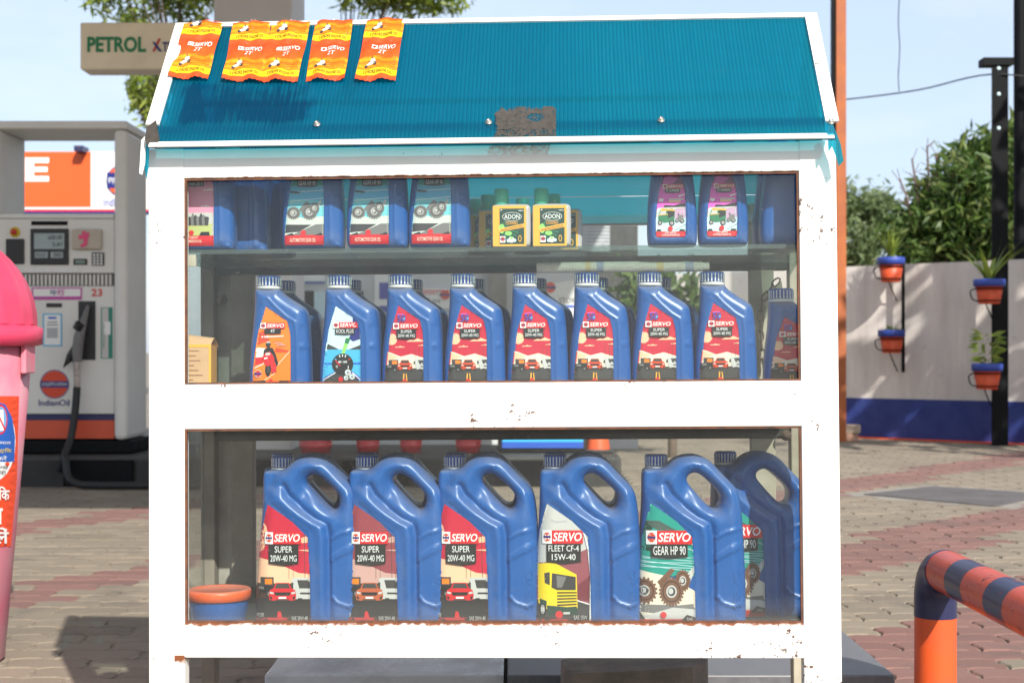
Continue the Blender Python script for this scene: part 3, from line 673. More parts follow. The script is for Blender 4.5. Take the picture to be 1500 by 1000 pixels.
def jeep(a, x0, y0, x1, y1):
    w, h = x1-x0, y1-y0
    a.rect(x0+w*.3, y0, x1, y0+h*.45, I['dgrey']); a.rect(x0+w*.55, y0+h*.08, x0+w*.92, y0+h*.34, I['orange']); a.rect(x0+w*.05, y0+h*.4, x1, y0+h*.75, I['black']); a.rect(x0+w*.2, y0+h*.45, x0+w*.5, y0+h*.6, I['grey'])
    a.circ(x0+w*.15, y0+h*.8, w*.14, I['black'], h*.2); a.circ(x0+w*.75, y0+h*.8, w*.16, I['black'], h*.2); a.circ(x0+w*.75, y0+h*.8, w*.07, I['grey'], h*.09)
def gear(a, cx, cy, r, col, ry=None, n=18):
    ry = ry or r; pts = []
    for i in range(n*2): k = 1 if i % 2 else .86; pts += [(cx+r*k*math.cos(math.pi*(i-.3)/n), cy+ry*k*math.sin(math.pi*(i-.3)/n)), (cx+r*k*math.cos(math.pi*(i+.3)/n), cy+ry*k*math.sin(math.pi*(i+.3)/n))]
    a.poly(pts, col); a.circ(cx, cy, r*.72, I['brown'], ry*.72); a.circ(cx, cy, r*.64, col, ry*.64); a.circ(cx, cy, r*.42, I['lgrey'], ry*.42); a.circ(cx, cy, r*.3, I['dgrey'], ry*.3); a.circ(cx-r*.05, cy-r*.03, r*.2, I['lgrey'], ry*.2)
def cloud(a, x, y, w, col): a.poly([(x, y), (x+w*.2, y-w*.10), (x+w*.35, y-w*.06), (x+w*.55, y-w*.16), (x+w*.75, y-w*.07), (x+w, y-w*.10), (x+w*.9, y)], col)

# ---- one litre bottle
LAB1 = sc([(25, 134), (41, 123), (57, 112), (61, 96), (62, 80), (62, 7), (3.5, 7), (4.5, 35), (8.5, 66), (14, 98)])
OUT1 = sc([(5, 0), (1, 3), (-2, 10), (-3, 30), (-1, 70), (4, 110), (6, 140), (6, 158), (7, 161), (42, 161), (44, 158), (49, 153), (60, 145), (72, 138), (81, 131), (84, 121), (86, 100), (88, 60), (89, 20), (88, 5), (84, 0)])
RID1 = sc([(20, 140), (25, 149), (40, 133), (56, 118.5), (68, 111), (70.5, 91), (71, 12)])
def feat1(P):
    d = dist_lines(P, np.array(LAB1), np.roll(np.array(LAB1), -1, 0)); ins = inside(P, np.array(LAB1)); h = np.where(ins, -.0012, 0.0)
    dr = pline(P, RID1); h = h + .0017*np.exp(-(dr/.0026)**2)
    x, z = P[:, 0]/S, P[:, 1]/S
    for z0, z1 in ((78, 107), (8, 72)):
        k = np.clip((x-75.5)/1.2, 0, 1)*np.clip((z-z0)/2, 0, 1)*np.clip((z1-z)/2, 0, 1); h = h - .0022*k
    return h
R1 = Relief(OUT1, [], .031, .0195, feat1, .0028); BODY1 = R1.mesh('bottle_body', M_BLUE)
SQ = .84                            # smaller bottle of the same family
R1S = Relief([(x, z*SQ) for x, z in OUT1], [], .031, .0195, lambda P: feat1(P/np.array([1, SQ])), .0028); BODY1S = R1S.mesh('bottle_body', M_BLUE)
def cap_meshes(r, h, ring):
    c = MB().lathe([(0, h), (r*.86, h), (r*.97, h-.0012), (r, h-.003), (r, ring), (r*.9, ring)], 28).mesh('cap', M_CAP)
    w = MB().lathe([(r*1.0, ring-.0004), (r*1.03, ring-.0014), (r*1.03, .0006), (r*.9, 0)], 28).mesh('tamper_ring', M_WHITE)
    b = MB(); n = 22
    for k in range(n):
        a = 2*math.pi*k/n; ca, sa = math.cos(a), math.sin(a)
        def P(rr, tt, z): return (rr*ca-tt*sa, rr*sa+tt*ca, z)
        for (t0, t1, z0, z1) in ((.0009, .0009, ring+.0035, h-.0035), (.0017, .0012, ring+.0012, ring+.0035)):
            b.add([P(r-.001, -t0, z0), P(r+.0007, -t0, z0), P(r+.0007, t0, z0), P(r-.001, t0, z0), P(r-.001, -t1, z1), P(r+.0007, -t1, z1), P(r+.0007, t1, z1), P(r-.001, t1, z1)], [(0,3,2,1),(4,5,6,7),(0,1,5,4),(1,2,6,5),(2,3,7,6),(3,0,4,7)])
    return c, w, b.mesh('cap_marking', M_WHITE)
CAP1 = cap_meshes(18*S, 20.5*S, 5*S)
def tf6(cx, cy): return ((250+cx/3.191-195-365)*S, (582-(370+cy/3.191))*S)          # crop of the red bottle
def tf7(cx, cy): return ((360+cx/5.555-365)*S, (582-(390+cy/5.555))*S)              # crop of the orange bottle
def tf7b(cx, cy): return ((360+cx/5.555-104-365)*S, (584-(390+cy/5.555))*S)
def tf4(cx, cy): return ((250+cx/3.191-413)*S, (361-(230+cy/3.191))*S)
def tfA(cx, cy): return ((250+cx/3.191-252)*S, (361-(230+cy/3.191))*S)
def lab_super():
    a = Art(tf6, LAB1); a.rect(950, 200, 1250, 700, I['crim']); a.circ(1036, 408, 27, I['peach'])
    cloud(a, 1105, 420, 100, I['peach']); cloud(a, 1050, 447, 50, I['peach']); cloud(a, 1160, 440, 40, I['peach'])
    a.poly([(960, 462), (1030, 470), (1080, 490), (1130, 478), (1200, 500), (1200, 545), (960, 545)], I['cream']); a.poly([(960, 470), (1020, 472), (1070, 492), (1010, 520), (960, 530)], I['peach'])
    a.line([(1150, 440), (1150, 520)], 1, I['dgrey']); a.line([(1170, 430), (1170, 520)], 1.2, I['dgrey']); a.rect(950, 545, 1250, 600, I['dgrey']); a.rect(950, 600, 1250, 690, I['black'])
    jeep(a, 1002, 505, 1068, 565); van(a, 1143, 502, 1215, 556, I['lgrey']); car(a, 1100, 535, 72, I['dor'])
    a.poly([(1092, 570), (1098, 570), (1096, 605), (1090, 605)], I['amber']); a.poly([(1104, 570), (1108, 570), (1112, 605), (1106, 605)], I['amber']); a.circ(1099, 606, 11, I['red'])
    servo(a, 1045, 332, 121, 28); tagbox(a, 1062, 362, 1154, 408, ['SUPER', '20W-40 MG'])
    a.text('50', 1066, 326, 1104, 292, I['violet'], .02); a.line([(1066, 292), (1096, 290)], 3, I['pink']); a.circ(1098, 312, 5, I['sky'])
    return a
def lab_4t():
    a = Art(tf7, LAB1); a.rect(0, 300, 450, 1100, I['orange']); a.poly([(60, 560), (150, 520), (200, 600), (90, 640)], I['dor'])
    a.poly([(50, 655), (160, 665), (150, 740), (40, 760)], I['white']); a.poly([(40, 745), (150, 735), (140, 790), (40, 810)], I['red']); a.line([(60, 832), (150, 790)], 7, I['white'])
    a.poly([(250, 660), (370, 690), (370, 700), (240, 700)], I['dor']); a.line([(365, 690), (230, 840)], 5, I['cream']); a.line([(240, 870), (120, 950)], 5, I['cream'])
    for k in range(5): a.line([(230+8*k, 610+9*k), (300+9*k, 622+7*k)], 4, I['cream' if k % 2 else 'dor'])
    a.line([(130, 572), (315, 566)], 8, I['white']); a.circ(150, 572, 14, I['red']); a.text('100', 135, 580, 190, 562, I['white'], .02)
    # rider and motorcycle
    a.poly([(150, 680), (185, 655), (225, 665), (250, 720), (270, 790), (255, 820), (235, 760), (180, 740), (145, 735)], I['black']); a.circ(187, 632, 21, I['black'], 25); a.poly([(170, 622), (205, 622), (200, 610), (175, 610)], I['lgrey']); a.rect(172, 632, 204, 642, I['dgrey'])
    a.poly([(135, 740), (165, 700), (205, 695), (235, 740), (240, 790), (215, 820), (160, 800)], I['red']); a.poly([(165, 705), (200, 700), (205, 720), (165, 726)], I['lgrey']); a.poly([(150, 745), (180, 738), (182, 750), (155, 756)], I['white'])
    a.circ(185, 840, 24, I['black'], 55); a.circ(185, 840, 10, I['dgrey'], 30); a.poly([(205, 800), (250, 790), (255, 860), (215, 870)], I['red']); a.poly([(160, 790), (200, 780), (198, 812), (170, 812)], I['red'])
    a.circ(100, 875, 32, I['cream']); a.circ(100, 875, 28, I['red']); a.rect(68, 868, 132, 884, I['navy'])
    a.rect(0, 935, 450, 1100, I['dor']); a.poly([(55, 935), (165, 928), (165, 960), (55, 960)], I['black']); a.poly([(275, 932), (375, 932), (375, 960), (275, 960)], I['black']); a.circ(208, 935, 17, I['red'])
    servo(a, 122, 457, 205, 46); tagbox(a, 158, 504, 294, 548, ['4T']); return a
def lab_kool():
    a = Art(tf7b, LAB1); a.rect(550, 300, 1050, 700, I['pale']); a.rect(550, 690, 1050, 860, I['sky']); a.rect(550, 800, 1050, 860, I['blue']); a.rect(550, 815, 1050, 1100, I['sky'])
    a.poly([(600, 690), (680, 645), (770, 690)], I['dgrey']); a.poly([(850, 692), (960, 650), (960, 692)], I['dgrey']); a.poly([(560, 960), (740, 870), (880, 870), (1000, 960), (1000, 1100), (560, 1100)], I['violet']); a.poly([(600, 970), (730, 880), (870, 880), (960, 970), (960, 1100), (600, 1100)], I['dgrey'])
    a.line([(620, 950), (740, 880)], 7, I['white']); a.line([(880, 880), (960, 950)], 7, I['white'])
    a.poly([(885, 430), (960, 460), (960, 600), (890, 625), (850, 600), (890, 540)], I['navy']); a.poly([(835, 590), (862, 600), (850, 640), (820, 720), (790, 725), (815, 640)], I['lime']); a.poly([(825, 600), (865, 600), (850, 645), (818, 640)], I['green'])
    a.circ(800, 812, 90, I['black'], 88); 
    for k, c in ((215, 'sky'), (250, 'white'), (270, 'white'), (290, 'white'), (325, 'red')): a.line([(800+62*math.cos(R(k)), 812+62*math.sin(R(k))), (800+80*math.cos(R(k)), 812+80*math.sin(R(k)))], 8, I[c])
    a.line([(740, 780), (780, 825)], 9, I['red']); a.text('80 100', 765, 802, 838, 784, I['white'], .02); a.text('C', 745, 840, 762, 822, I['white']); a.line([(848, 825), (848, 850)], 6, I['white'])
    for x, y, r in ((845, 880, 26), (880, 915, 24), (830, 925, 20)): a.circ(x, y, r, I['lgrey']); a.circ(x-4, y-4, r*.6, I['pale']); a.circ(x, y, r*.35, I['grey'])
    a.circ(785, 935, 20, I['red']); servo(a, 722, 467, 208, 48); tagbox(a, 740, 518, 905, 570, ['KOOL PLUS']); return a
def lab_gear1():
    a = Art(tf4, LAB1); a.rect(500, -150, 760, 420, I['sky']); a.rect(500, -150, 760, 120, I['teal']); a.poly([(500, 175), (760, 195), (760, 300), (500, 300)], ink(120, 205, 215))
    for k in range(5): a.line([(520, 150+22*k), (740, 140+18*k)], 2.5, I['sky' if k % 2 else 'white'])
    a.poly([(545, 140), (610, 148), (600, 156), (555, 152)], I['dgrey']); a.poly([(530, 250), (620, 270), (720, 262), (720, 350), (530, 350)], ink(210, 214, 206)); a.poly([(530, 300), (660, 302), (600, 335), (530, 340)], I['dgrey']); a.poly([(600, 335), (680, 300), (720, 300), (720, 352), (560, 352)], I['grey'])
    a.poly([(600, 230), (635, 192), (652, 200), (620, 245)], I['grey']); a.poly([(680, 215), (702, 185), (708, 192), (690, 232)], I['lgrey']); gear(a, 575, 246, 34, I['grey'], 32); gear(a, 650, 242, 38, I['grey'], 38); gear(a, 674, 225, 24, I['grey'], 28)
    a.rect(500, 350, 760, 430, I['red']); a.circ(621, 340, 13, I['red']); a.text('AUTOMOTIVE GEAR OIL', 558, 383, 680, 365, I['cream'], .01); a.poly([(672, 352), (706, 340), (712, 352)], I['black']); a.poly([(536, 352), (570, 340), (578, 352)], I['black'])
    servo(a, 575, 62, 121, 28); tagbox(a, 594, 93, 686, 127, ['GEAR HP 90']); return a
def lab_atf():
    a = Art(tfA, LAB1); a.rect(-40, -200, 300, 250, ink(232, 150, 178)); cloud(a, 150, 135, 60, I['white']); cloud(a, 138, 212, 50, I['white']); a.rect(-40, 240, 300, 420, I['lgrey']); a.poly([(30, 300), (200, 292), (200, 360), (30, 360)], ink(190, 196, 120))
    for k in range(9): a.poly([(56+13*k, 262), (66+13*k, 240+(k % 3)*9), (78+13*k, 262), (74+13*k, 300), (58+13*k, 300)], I['grey' if k % 2 else 'dgrey'])
    a.rect(-40, 348, 300, 430, I['red']); a.circ(98, 334, 12, I['red']); a.text('AUTOMATIC', 70, 362, 130, 352, I['cream'], .01); a.text('TRANSMISSION OIL', 52, 380, 148, 367, I['cream'], .01); a.poly([(135, 347), (145, 330), (182, 330), (186, 347)], I['black'])
    servo(a, 60, 62, 121, 28); tagbox(a, 66, 93, 158, 118, ['TRANSFLUID A']); return a
L1 = {k: f().mesh('label', R1.stick, .0055) for k, f in dict(super=lab_super, four=lab_4t, kool=lab_kool, gear=lab_gear1, atf=lab_atf).items()}
sm = lab_super(); sm.t = [tuple((p[0], p[1]*SQ) for p in q[:3]) + q[3:] for q in sm.t]; L1['small'] = sm.mesh('label', R1S.stick, .0055)
def bottle1(x0, yl, z, lab, label, body=BODY1, top=161*S, yaw=0.0, group=None):
    """x0: left side of the bottle in cabinet x; yl: centre depth"""
    mt = CAB @ Matrix.Translation((x0+.045, yl, z)) @ Matrix.Rotation(yaw, 4, 'Z') @ Matrix.Translation((-.045, 0, 0))
    r = empty('oil_bottle', mt, label, 'oil bottle', group)
    obj('body', body, r); 
    if lab: obj('label', L1[lab], r)
    c = obj('cap', CAP1[0], r); c.location = (24.5*S, 0, top-.0006); c.rotation_euler[2] = random.uniform(0, 6); obj('tamper_ring', CAP1[1], c); obj('cap_marking', CAP1[2], c)
    return r
ORD = ['first', 'second', 'third', 'fourth', 'fifth', 'sixth']
YF = .118
caps2 = [372, 476, 567, 659, 751, 843, 936, 1029]
for i, x in enumerate(caps2):
    kind = ['four', 'kool'][i] if i < 2 else 'super'
    lb = ['blue oil bottle with orange motorcycle rider label on the middle shelf', 'blue oil bottle with pale blue temperature gauge label on the middle shelf'][i] if i < 2 else \
         '%s red car label bottle on the middle shelf counting away from the gauge label bottle' % ORD[i-2]
    p = cab(x-7, 500, YF-.031)
    bottle1(p.x, YF, Z2, kind, lb, yaw=random.uniform(-.07, .05), group='one litre oil bottles on the middle shelf')
    if i < 7:
        p = cab(x+9+(i == 0)*6, 500, YF+.09); bottle1(p.x, YF+.13, Z2, None, ['bottle standing behind the motorcycle label bottle on the middle shelf', 'bottle standing behind the gauge label bottle on the middle shelf'][i] if i < 2 else 'bottle behind the %s red car label bottle counting away from the gauge label' % ORD[i-2], group='oil bottles in the second row of the middle shelf')
p = cab(1131-7, 500, YF-.031); bottle1(p.x, YF, Z2, 'small', 'shorter blue oil bottle with red label half hidden by the right post', BODY1S, 161*S*SQ, group='one litre oil bottles on the middle shelf')
# top shelf
YT = .088
for i, (x, lab, lb) in enumerate(((252, 'atf', 'blue bottle with pink landscape label at the end of the top shelf'), (413, 'gear', 'blue gear oil bottle with gears label next to the dark bottles on the top shelf'), (508, 'gear', 'middle one of three blue gear oil bottles with gears label on the top shelf'), (599, 'gear', 'blue gear oil bottle with gears label next to the small green capped bottles'))):
    p = cab(x, 330, YT-.031); bottle1(p.x, YT, Z1, lab, lb, group='bottles in front on the top shelf')
for x, yl, lb in ((305, .16, 'plain blue bottle behind the pink landscape label bottle on the top shelf'), (345, .235, 'plain dark blue bottle in the shade between pink label and gear label bottles')):
    p = cab(x, 330, yl-.03); bottle1(p.x, yl, Z1, None, lb, group='bottles at the back of the top shelf')
for x, yl, lb in ((1118, .10, 'dark shaded bottle in front at the chain end of the top shelf'), (1108, .20, 'dark shaded bottle at the back in the chain corner of the top shelf')):
    p = cab(x, 330, yl-.03); q = bottle1(p.x, yl, Z1, None, lb, BODY1S, 161*S*SQ, group='dark bottles in the shaded end of the top shelf')

# ---- two-stroke bottle
OUT2 = sc([(4, 0), (0, 4), (-1, 30), (1, 70), (5, 105), (10, 130), (17, 148), (22, 156), (24, 166), (48, 166), (50, 156), (56, 148), (62, 130), (66, 105), (70, 70), (72, 30), (71, 4), (67, 0)])
LAB2 = [((x/6+930-950)*S, (357-(245+y/6))*S) for x, y in ((195, 592), (184, 575), (184, 440), (195, 330), (215, 190), (255, 40), (275, -20), (345, -20), (385, 40), (425, 130), (440, 210), (446, 450), (440, 580), (428, 592))]
def feat2(P):
    h = np.where(inside(P, np.array(LAB2)), -.0012, 0.0); d = dist_lines(P, np.array(LAB2), np.roll(np.array(LAB2), -1, 0)); h = h + .0018*np.exp(-((d-.005)/.0025)**2)*(~inside(P, np.array(LAB2)))
    x = P[:, 0]/S; return h - .002*np.exp(-((x-62)/1.6)**2)*(P[:, 1]/S < 100)
R2 = Relief(OUT2, [], .028, .017, feat2, .0028); BODY2 = R2.mesh('bottle_body', M_BLUE)
a = Art(lambda x, y: ((x/6+930-950)*S, (357-(245+y/6))*S), LAB2)
a.rect(150, -60, 480, 380, I['pink']); a.poly([(150, -60), (480, -60), (480, 130), (150, 130)], ink(120, 30, 110)); a.poly([(245, 130), (260, 70), (300, 60), (380, 80), (330, 130)], I['pink'])
a.poly([(190, 250), (260, 262), (240, 285), (190, 275)], I['white']); a.poly([(380, 232), (445, 215), (445, 222), (390, 245)], I['white']); a.rect(300, 256, 428, 270, I['lgrey']); a.rect(300, 272, 400, 290, I['peach'])
a.poly([(250, 335), (262, 312), (340, 318), (400, 300), (450, 300), (450, 332), (300, 338)], I['black']); a.poly([(150, 340), (250, 335), (450, 330), (450, 400), (150, 420)], I['lgrey']); a.rect(150, 345, 480, 620, I['pale']); a.poly([(330, 350), (450, 335), (450, 420), (350, 440)], ink(200, 160, 190))
a.line([(190, 500), (240, 478)], 4, I['dor']); a.line([(350, 535), (450, 480)], 4, I['dgrey'])
# three-wheeler and scooter
a.poly([(205, 400), (225, 352), (330, 345), (350, 365), (345, 460), (250, 470), (235, 455), (205, 450)], I['green']); a.poly([(225, 352), (240, 342), (350, 352), (352, 366), (300, 362), (225, 366)], I['amber']); a.poly([(228, 366), (275, 364), (272, 395), (212, 398)], I['lgrey']); a.poly([(285, 364), (345, 368), (342, 410), (290, 430)], I['black']); a.line([(205, 402), (290, 395)], 6, I['amber'])
for x, y, r in ((220, 468, 20), (322, 472, 24), (412, 452, 20), (368, 450, 16)): a.circ(x, y, r, I['black']); a.circ(x, y, r*.55, I['lgrey']); a.circ(x, y, r*.25, I['dgrey'])
a.poly([(360, 440), (385, 405), (420, 400), (425, 440), (390, 455)], I['grey']); a.line([(385, 405), (378, 385)], 6, I['dgrey'])
a.rect(150, 545, 480, 620, I['red']); a.circ(310, 520, 22, I['red']); a.poly([(188, 545), (194, 526), (225, 526), (232, 545)], I['black']); a.poly([(385, 545), (392, 526), (430, 526), (436, 545)], I['black']); a.text('LOW SMOKE', 262, 562, 360, 548, I['white'], .01); a.text('2 STROKE ENGINE OIL', 235, 584, 390, 568, I['white'], .01)
servo(a, 245, 134, 180, 36); tagbox(a, 266, 172, 396, 210, ['2T SUPREME'])
LABEL2 = a.mesh('label', R2.stick, .0055)
for x, lb in ((950, 'blue bottle with pink three-wheeler label beside the gap on the top shelf'), (1025, 'blue bottle with pink three-wheeler label beside the dark shaded bottles')):
    p = cab(x, 330, YT-.028); r = empty('oil_bottle', CAB @ Matrix.Translation((p.x, YT, Z1)), lb, 'oil bottle', 'bottles in front on the top shelf'); obj('body', BODY2, r); obj('label', LABEL2, r)
    c = obj('cap', CAP1[0], r); c.location = (36*S, 0, 166*S-.0006); obj('tamper_ring', CAP1[1], c); obj('cap_marking', CAP1[2], c)

# ---- small additive bottles
OUT3 = sc([(3, 0), (0, 3), (0, 56), (2, 61), (6, 63), (50, 63), (55, 61), (57, 57), (57, 3), (54, 0)])
M_LIL = mat_plastic('translucent_additive_bottle', (.46, .42, .43), .35, .15); M_LIL.node_tree.nodes['Principled BSDF'].inputs['Subsurface Weight'].default_value = .15
M_GCAP = mat_plastic('green_cap_plastic', (.04, .50, .31), .35, .2)
R3 = Relief(OUT3, [], .022, .008, None, .0032); BODY3 = R3.mesh('bottle_body', M_LIL)
CAP3 = MB().lathe([(0, 24*S), (9.4*S, 24*S), (10.2*S, 23*S), (10.8*S, 12*S), (11.2*S, 0), (8*S, -.002)], 26).mesh('cap', M_GCAP)
a = Art(lambda x, y: ((670+x/5.769-720)*S, (359-(245+y/5.769))*S)); a.rect(300, 312, 580, 652, I['amber']); a.rect(356, 336, 562, 635, I['dgreen'])
for k in range(9): a.poly([(356, 500), (356+206*math.cos(R(-60+15*k))*.8, 500-120*math.sin(R(60-15*k))), (356+206*math.cos(R(-54+15*k))*.8, 500-120*math.sin(R(54-15*k)))], I['green'])
a.circ(375, 505, 24, I['lime'], 40); a.circ(430, 545, 30, I['lime'], 18); a.poly([(356, 505), (562, 462), (562, 495), (356, 535)], I['amber']); a.line([(366, 515), (550, 476)], 4, I['brown']); a.line([(366, 526), (550, 488)], 4, I['brown'])
a.circ(460, 405, 82, I['lgrey'], 38, 28); a.circ(460, 405, 76, I['dgreen'], 33, 28); a.text('ADON', 396, 424, 524, 386, I['white'], .01); a.rect(410, 446, 508, 470, I['amber']); a.rect(413, 449, 505, 467, I['dgrey']); a.text('X-SUPER', 420, 464, 498, 452, I['amber'], .01)
a.rect(360, 568, 404, 622, I['white']); a.circ(382, 592, 18, I['dor']); a.rect(362, 588, 402, 596, I['navy']); a.circ(455, 598, 24, I['white'], 26); a.circ(430, 606, 15, I['pale']); a.circ(482, 604, 14, I['pale']); a.circ(456, 585, 12, I['lime']); a.text('P', 366, 358, 380, 344, I['white']); a.text('100ml', 515, 360, 556, 350, I['white']); a.circ(526, 590, 14, I['amber'], 28); a.circ(526, 590, 9, I['dgreen'], 20)
LABEL3 = a.mesh('label', lambda P, K: np.stack([P[:, 0], -(.0225+K), P[:, 1]], 1))
for x, yl, lb in ((720, .068, 'small bottle with green cap and amber label beside the gear oil bottles'), (779, .068, 'small bottle with green cap and amber label beside the empty shelf space'), (700, .145, 'small green capped bottle peeping out behind the amber label bottle by the gear oil'), (684, .205, 'small green capped bottle at the back beside the gear oil bottle'), (797, .145, 'small green capped bottle behind the amber label bottle by the empty shelf space'), (752, .20, 'small green capped bottle at the back between the two amber label bottles')):
    p = cab(x, 330, yl-.022); r = empty('additive_bottle', CAB @ Matrix.Translation((p.x, yl, Z1)), lb, 'bottle', 'small additive bottles on the top shelf'); obj('body', BODY3, r); obj('label', LABEL3, r)
    c = obj('cap', CAP3, r); c.location = (14*S, 0, 63*S-.001)

# ---- five litre jug
def tf8(cx, cy): return ((370+cx/3.847-372)*S, (917-(650+cy/3.847))*S)
def tfF(cx, cy): return ((640+cx/3.125-781)*S, (917-(610+cy/3.125))*S)
def tfG(cx, cy): return ((920+cx/3.125-933)*S, (917-(610+cy/3.125))*S)
LABJ = [tf8(*q) for q in ((95, 302), (150, 352), (210, 412), (262, 452), (311, 486), (319, 600), (325, 750), (328, 1008), (4, 1008), (10, 820), (20, 650), (45, 480), (70, 385))]
OUTJ = sc([(6, 0), (1, 3), (-1, 12), (0, 60), (5, 120), (9, 170), (10, 205), (10, 222), (12, 229), (20, 230), (38, 230), (44, 233), (52, 241), (64, 248), (82, 251), (97, 248), (110, 240), (124, 224), (140, 208), (147, 200), (151, 186), (154, 160), (156, 120), (158, 60), (158, 10), (156, 3), (150, 0)])
HOLEJ = sc([(76, 221), (85, 225), (94, 222), (107, 211), (119, 199), (124, 190), (123, 178), (117, 171), (108, 173), (95, 186), (80, 203), (73, 213)])
RIDJ = [tf8(*q) for q in ((100, 250), (150, 300), (200, 345), (260, 385), (320, 425), (372, 455), (385, 520), (390, 750), (392, 985))]
RIBS = [[tf8(*q) for q in l] for l in (((448, 520), (500, 490), (600, 468)), ((445, 640), (520, 600), (600, 565)), ((448, 620), (520, 578), (600, 545)), ((448, 845), (480, 880), (540, 900), (600, 885)), ((445, 520), (445, 640)), ((450, 650), (450, 850)))]
GR = [tf8(*q) for q in ((170, 225), (200, 280), (280, 360), (350, 410), (415, 440), (428, 520), (428, 985))]
def featJ(P):
    h = np.where(inside(P, np.array(LABJ)), -.0018, 0.0); dr = pline(P, RIDJ); h = h + .0040*np.exp(-(dr/.0085)**2)
    dg = pline(P, GR); h = h - .0085*np.exp(-(dg/.0065)**2)
    for l in RIBS: h = h + .0030*np.exp(-(pline(P, l)/.0026)**2)
    x, z = P[:, 0]/S, P[:, 1]/S                       # thumb dish beside the handle opening, set-back neck
    h = h - .010*np.exp(-(((x-72)/13)**2+((z-196)/20)**2)) - .013*np.clip((z-186)/22, 0, 1)*np.clip((40-x)/14, 0, 1) - .010*np.clip((z-150)/40, 0, 1)*np.clip((14-x)/6, 0, 1)
    return h
RJ = Relief(OUTJ, [HOLEJ], .052, .027, featJ, .0036); BODYJ = RJ.mesh('jug_body', M_JUG); CAPJ = cap_meshes(16.5*S, 21*S, 4.5*S)
def lab_jsuper(sky_=None, carc=None):
    a = Art(tf8, LABJ); a.rect(-50, 250, 400, 750, sky_ or I['crim']); pc = I['peach'] if sky_ is None else ink(206, 160, 150)
    a.poly([(0, 560), (45, 420), (75, 450), (90, 500), (60, 580), (0, 620)], pc); a.poly([(-20, 620), (100, 640), (190, 680), (260, 712), (340, 720), (340, 770), (-20, 770)], pc); a.poly([(260, 520), (330, 500), (330, 540), (280, 545)], pc); a.poly([(250, 585), (330, 580), (330, 592)], pc)
    a.line([(293, 490), (296, 740)], 3, I['dgrey']); a.line([(206, 680), (206, 745)], 2.5, I['dgrey']); a.line([(230, 660), (230, 740)], 2, I['dgrey']); a.line([(200, 686), (300, 590)], 1.5, I['dgrey']); a.line([(265, 560), (300, 480)], 1.5, I['dgrey'])
    a.rect(-50, 770, 400, 1050, I['brown']); a.rect(-50, 850, 400, 1050, I['black']); jeep(a, 8, 735, 120, 850); van(a, 222, 738, 340, 870, I['lgrey']); car(a, 170, 828, 155, carc or I['red'])
    a.rect(-50, 960, 400, 1050, I['red']); a.poly([(-20, 925), (60, 940), (110, 1000), (-20, 965)], I['black']); a.poly([(190, 965), (330, 935), (330, 985), (210, 985)], I['black']); a.text('SAE 20W-40', 222, 975, 312, 952, I['lgrey'], .01); a.text('API CF/SF', 15, 955, 65, 935, I['lgrey'], .01); a.poly([(140, 955), (145, 925), (160, 925), (172, 965), (150, 985)], I['red'])
    a.rect(70, 482, 276, 552, I['white']) if False else None; servo(a, 70, 483, 206, 66); tagbox(a, 93, 553, 262, 670, ['SUPER', '20W-40 MG']); return a
def lab_fleet():
    a = Art(tfF, LABJ); a.rect(400, 300, 760, 1000, I['lgrey']); a.poly([(455, 660), (560, 650), (700, 590), (720, 1000), (455, 1000)], I['mauve']); a.poly([(640, 760), (720, 700), (720, 830), (640, 830)], ink(120, 50, 62)); a.poly([(630, 830), (700, 850), (700, 1000), (600, 1000)], I['dgrey']); a.line([(636, 828), (700, 848)], 5, I['white']); a.line([(520, 465), (545, 475), (595, 470)], 5, ink(180, 178, 182))
    a.rect(440, 830, 640, 950, I['dgrey'])
    # yellow lorry
    a.poly([(462, 665), (530, 655), (636, 712), (640, 870), (520, 880), (462, 840)], I['yellow']); a.poly([(490, 705), (515, 700), (515, 760), (492, 750)], I['dgrey']); a.poly([(525, 705), (632, 722), (632, 782), (548, 782), (522, 770)], I['dgrey']); a.poly([(545, 715), (590, 722), (570, 770), (548, 770)], I['grey'])
    for k in range(6): a.poly([(548, 790+14*k), (636, 790+13*k), (636, 796+13*k), (548, 797+14*k)], I['dgreen' if k % 2 else 'brown'])
    a.poly([(500, 850), (640, 862), (638, 892), (510, 895)], I['dgreen']); a.circ(482, 868, 17, I['black'], 36); a.circ(482, 868, 9, I['lgrey'], 20); a.poly([(470, 820), (500, 830), (500, 850), (470, 840)], I['dgreen']); a.rect(575, 880, 605, 890, I['lgrey'])
    a.rect(400, 912, 760, 1010, I['red']); a.poly([(440, 895), (540, 905), (480, 930), (440, 930)], I['black']); a.poly([(590, 915), (700, 885), (700, 925), (610, 925)], I['black']); a.text('SAE 15W', 622, 914, 684, 895, I['lgrey'], .01); a.circ(556, 892, 17, I['red'], 18)
    servo(a, 482, 512, 184, 60); tagbox(a, 501, 573, 656, 664, ['FLEET CF-4', '15W-40'])
    a.line([(668, 505), (690, 600), (700, 720), (696, 930)], 7, I['white']); return a
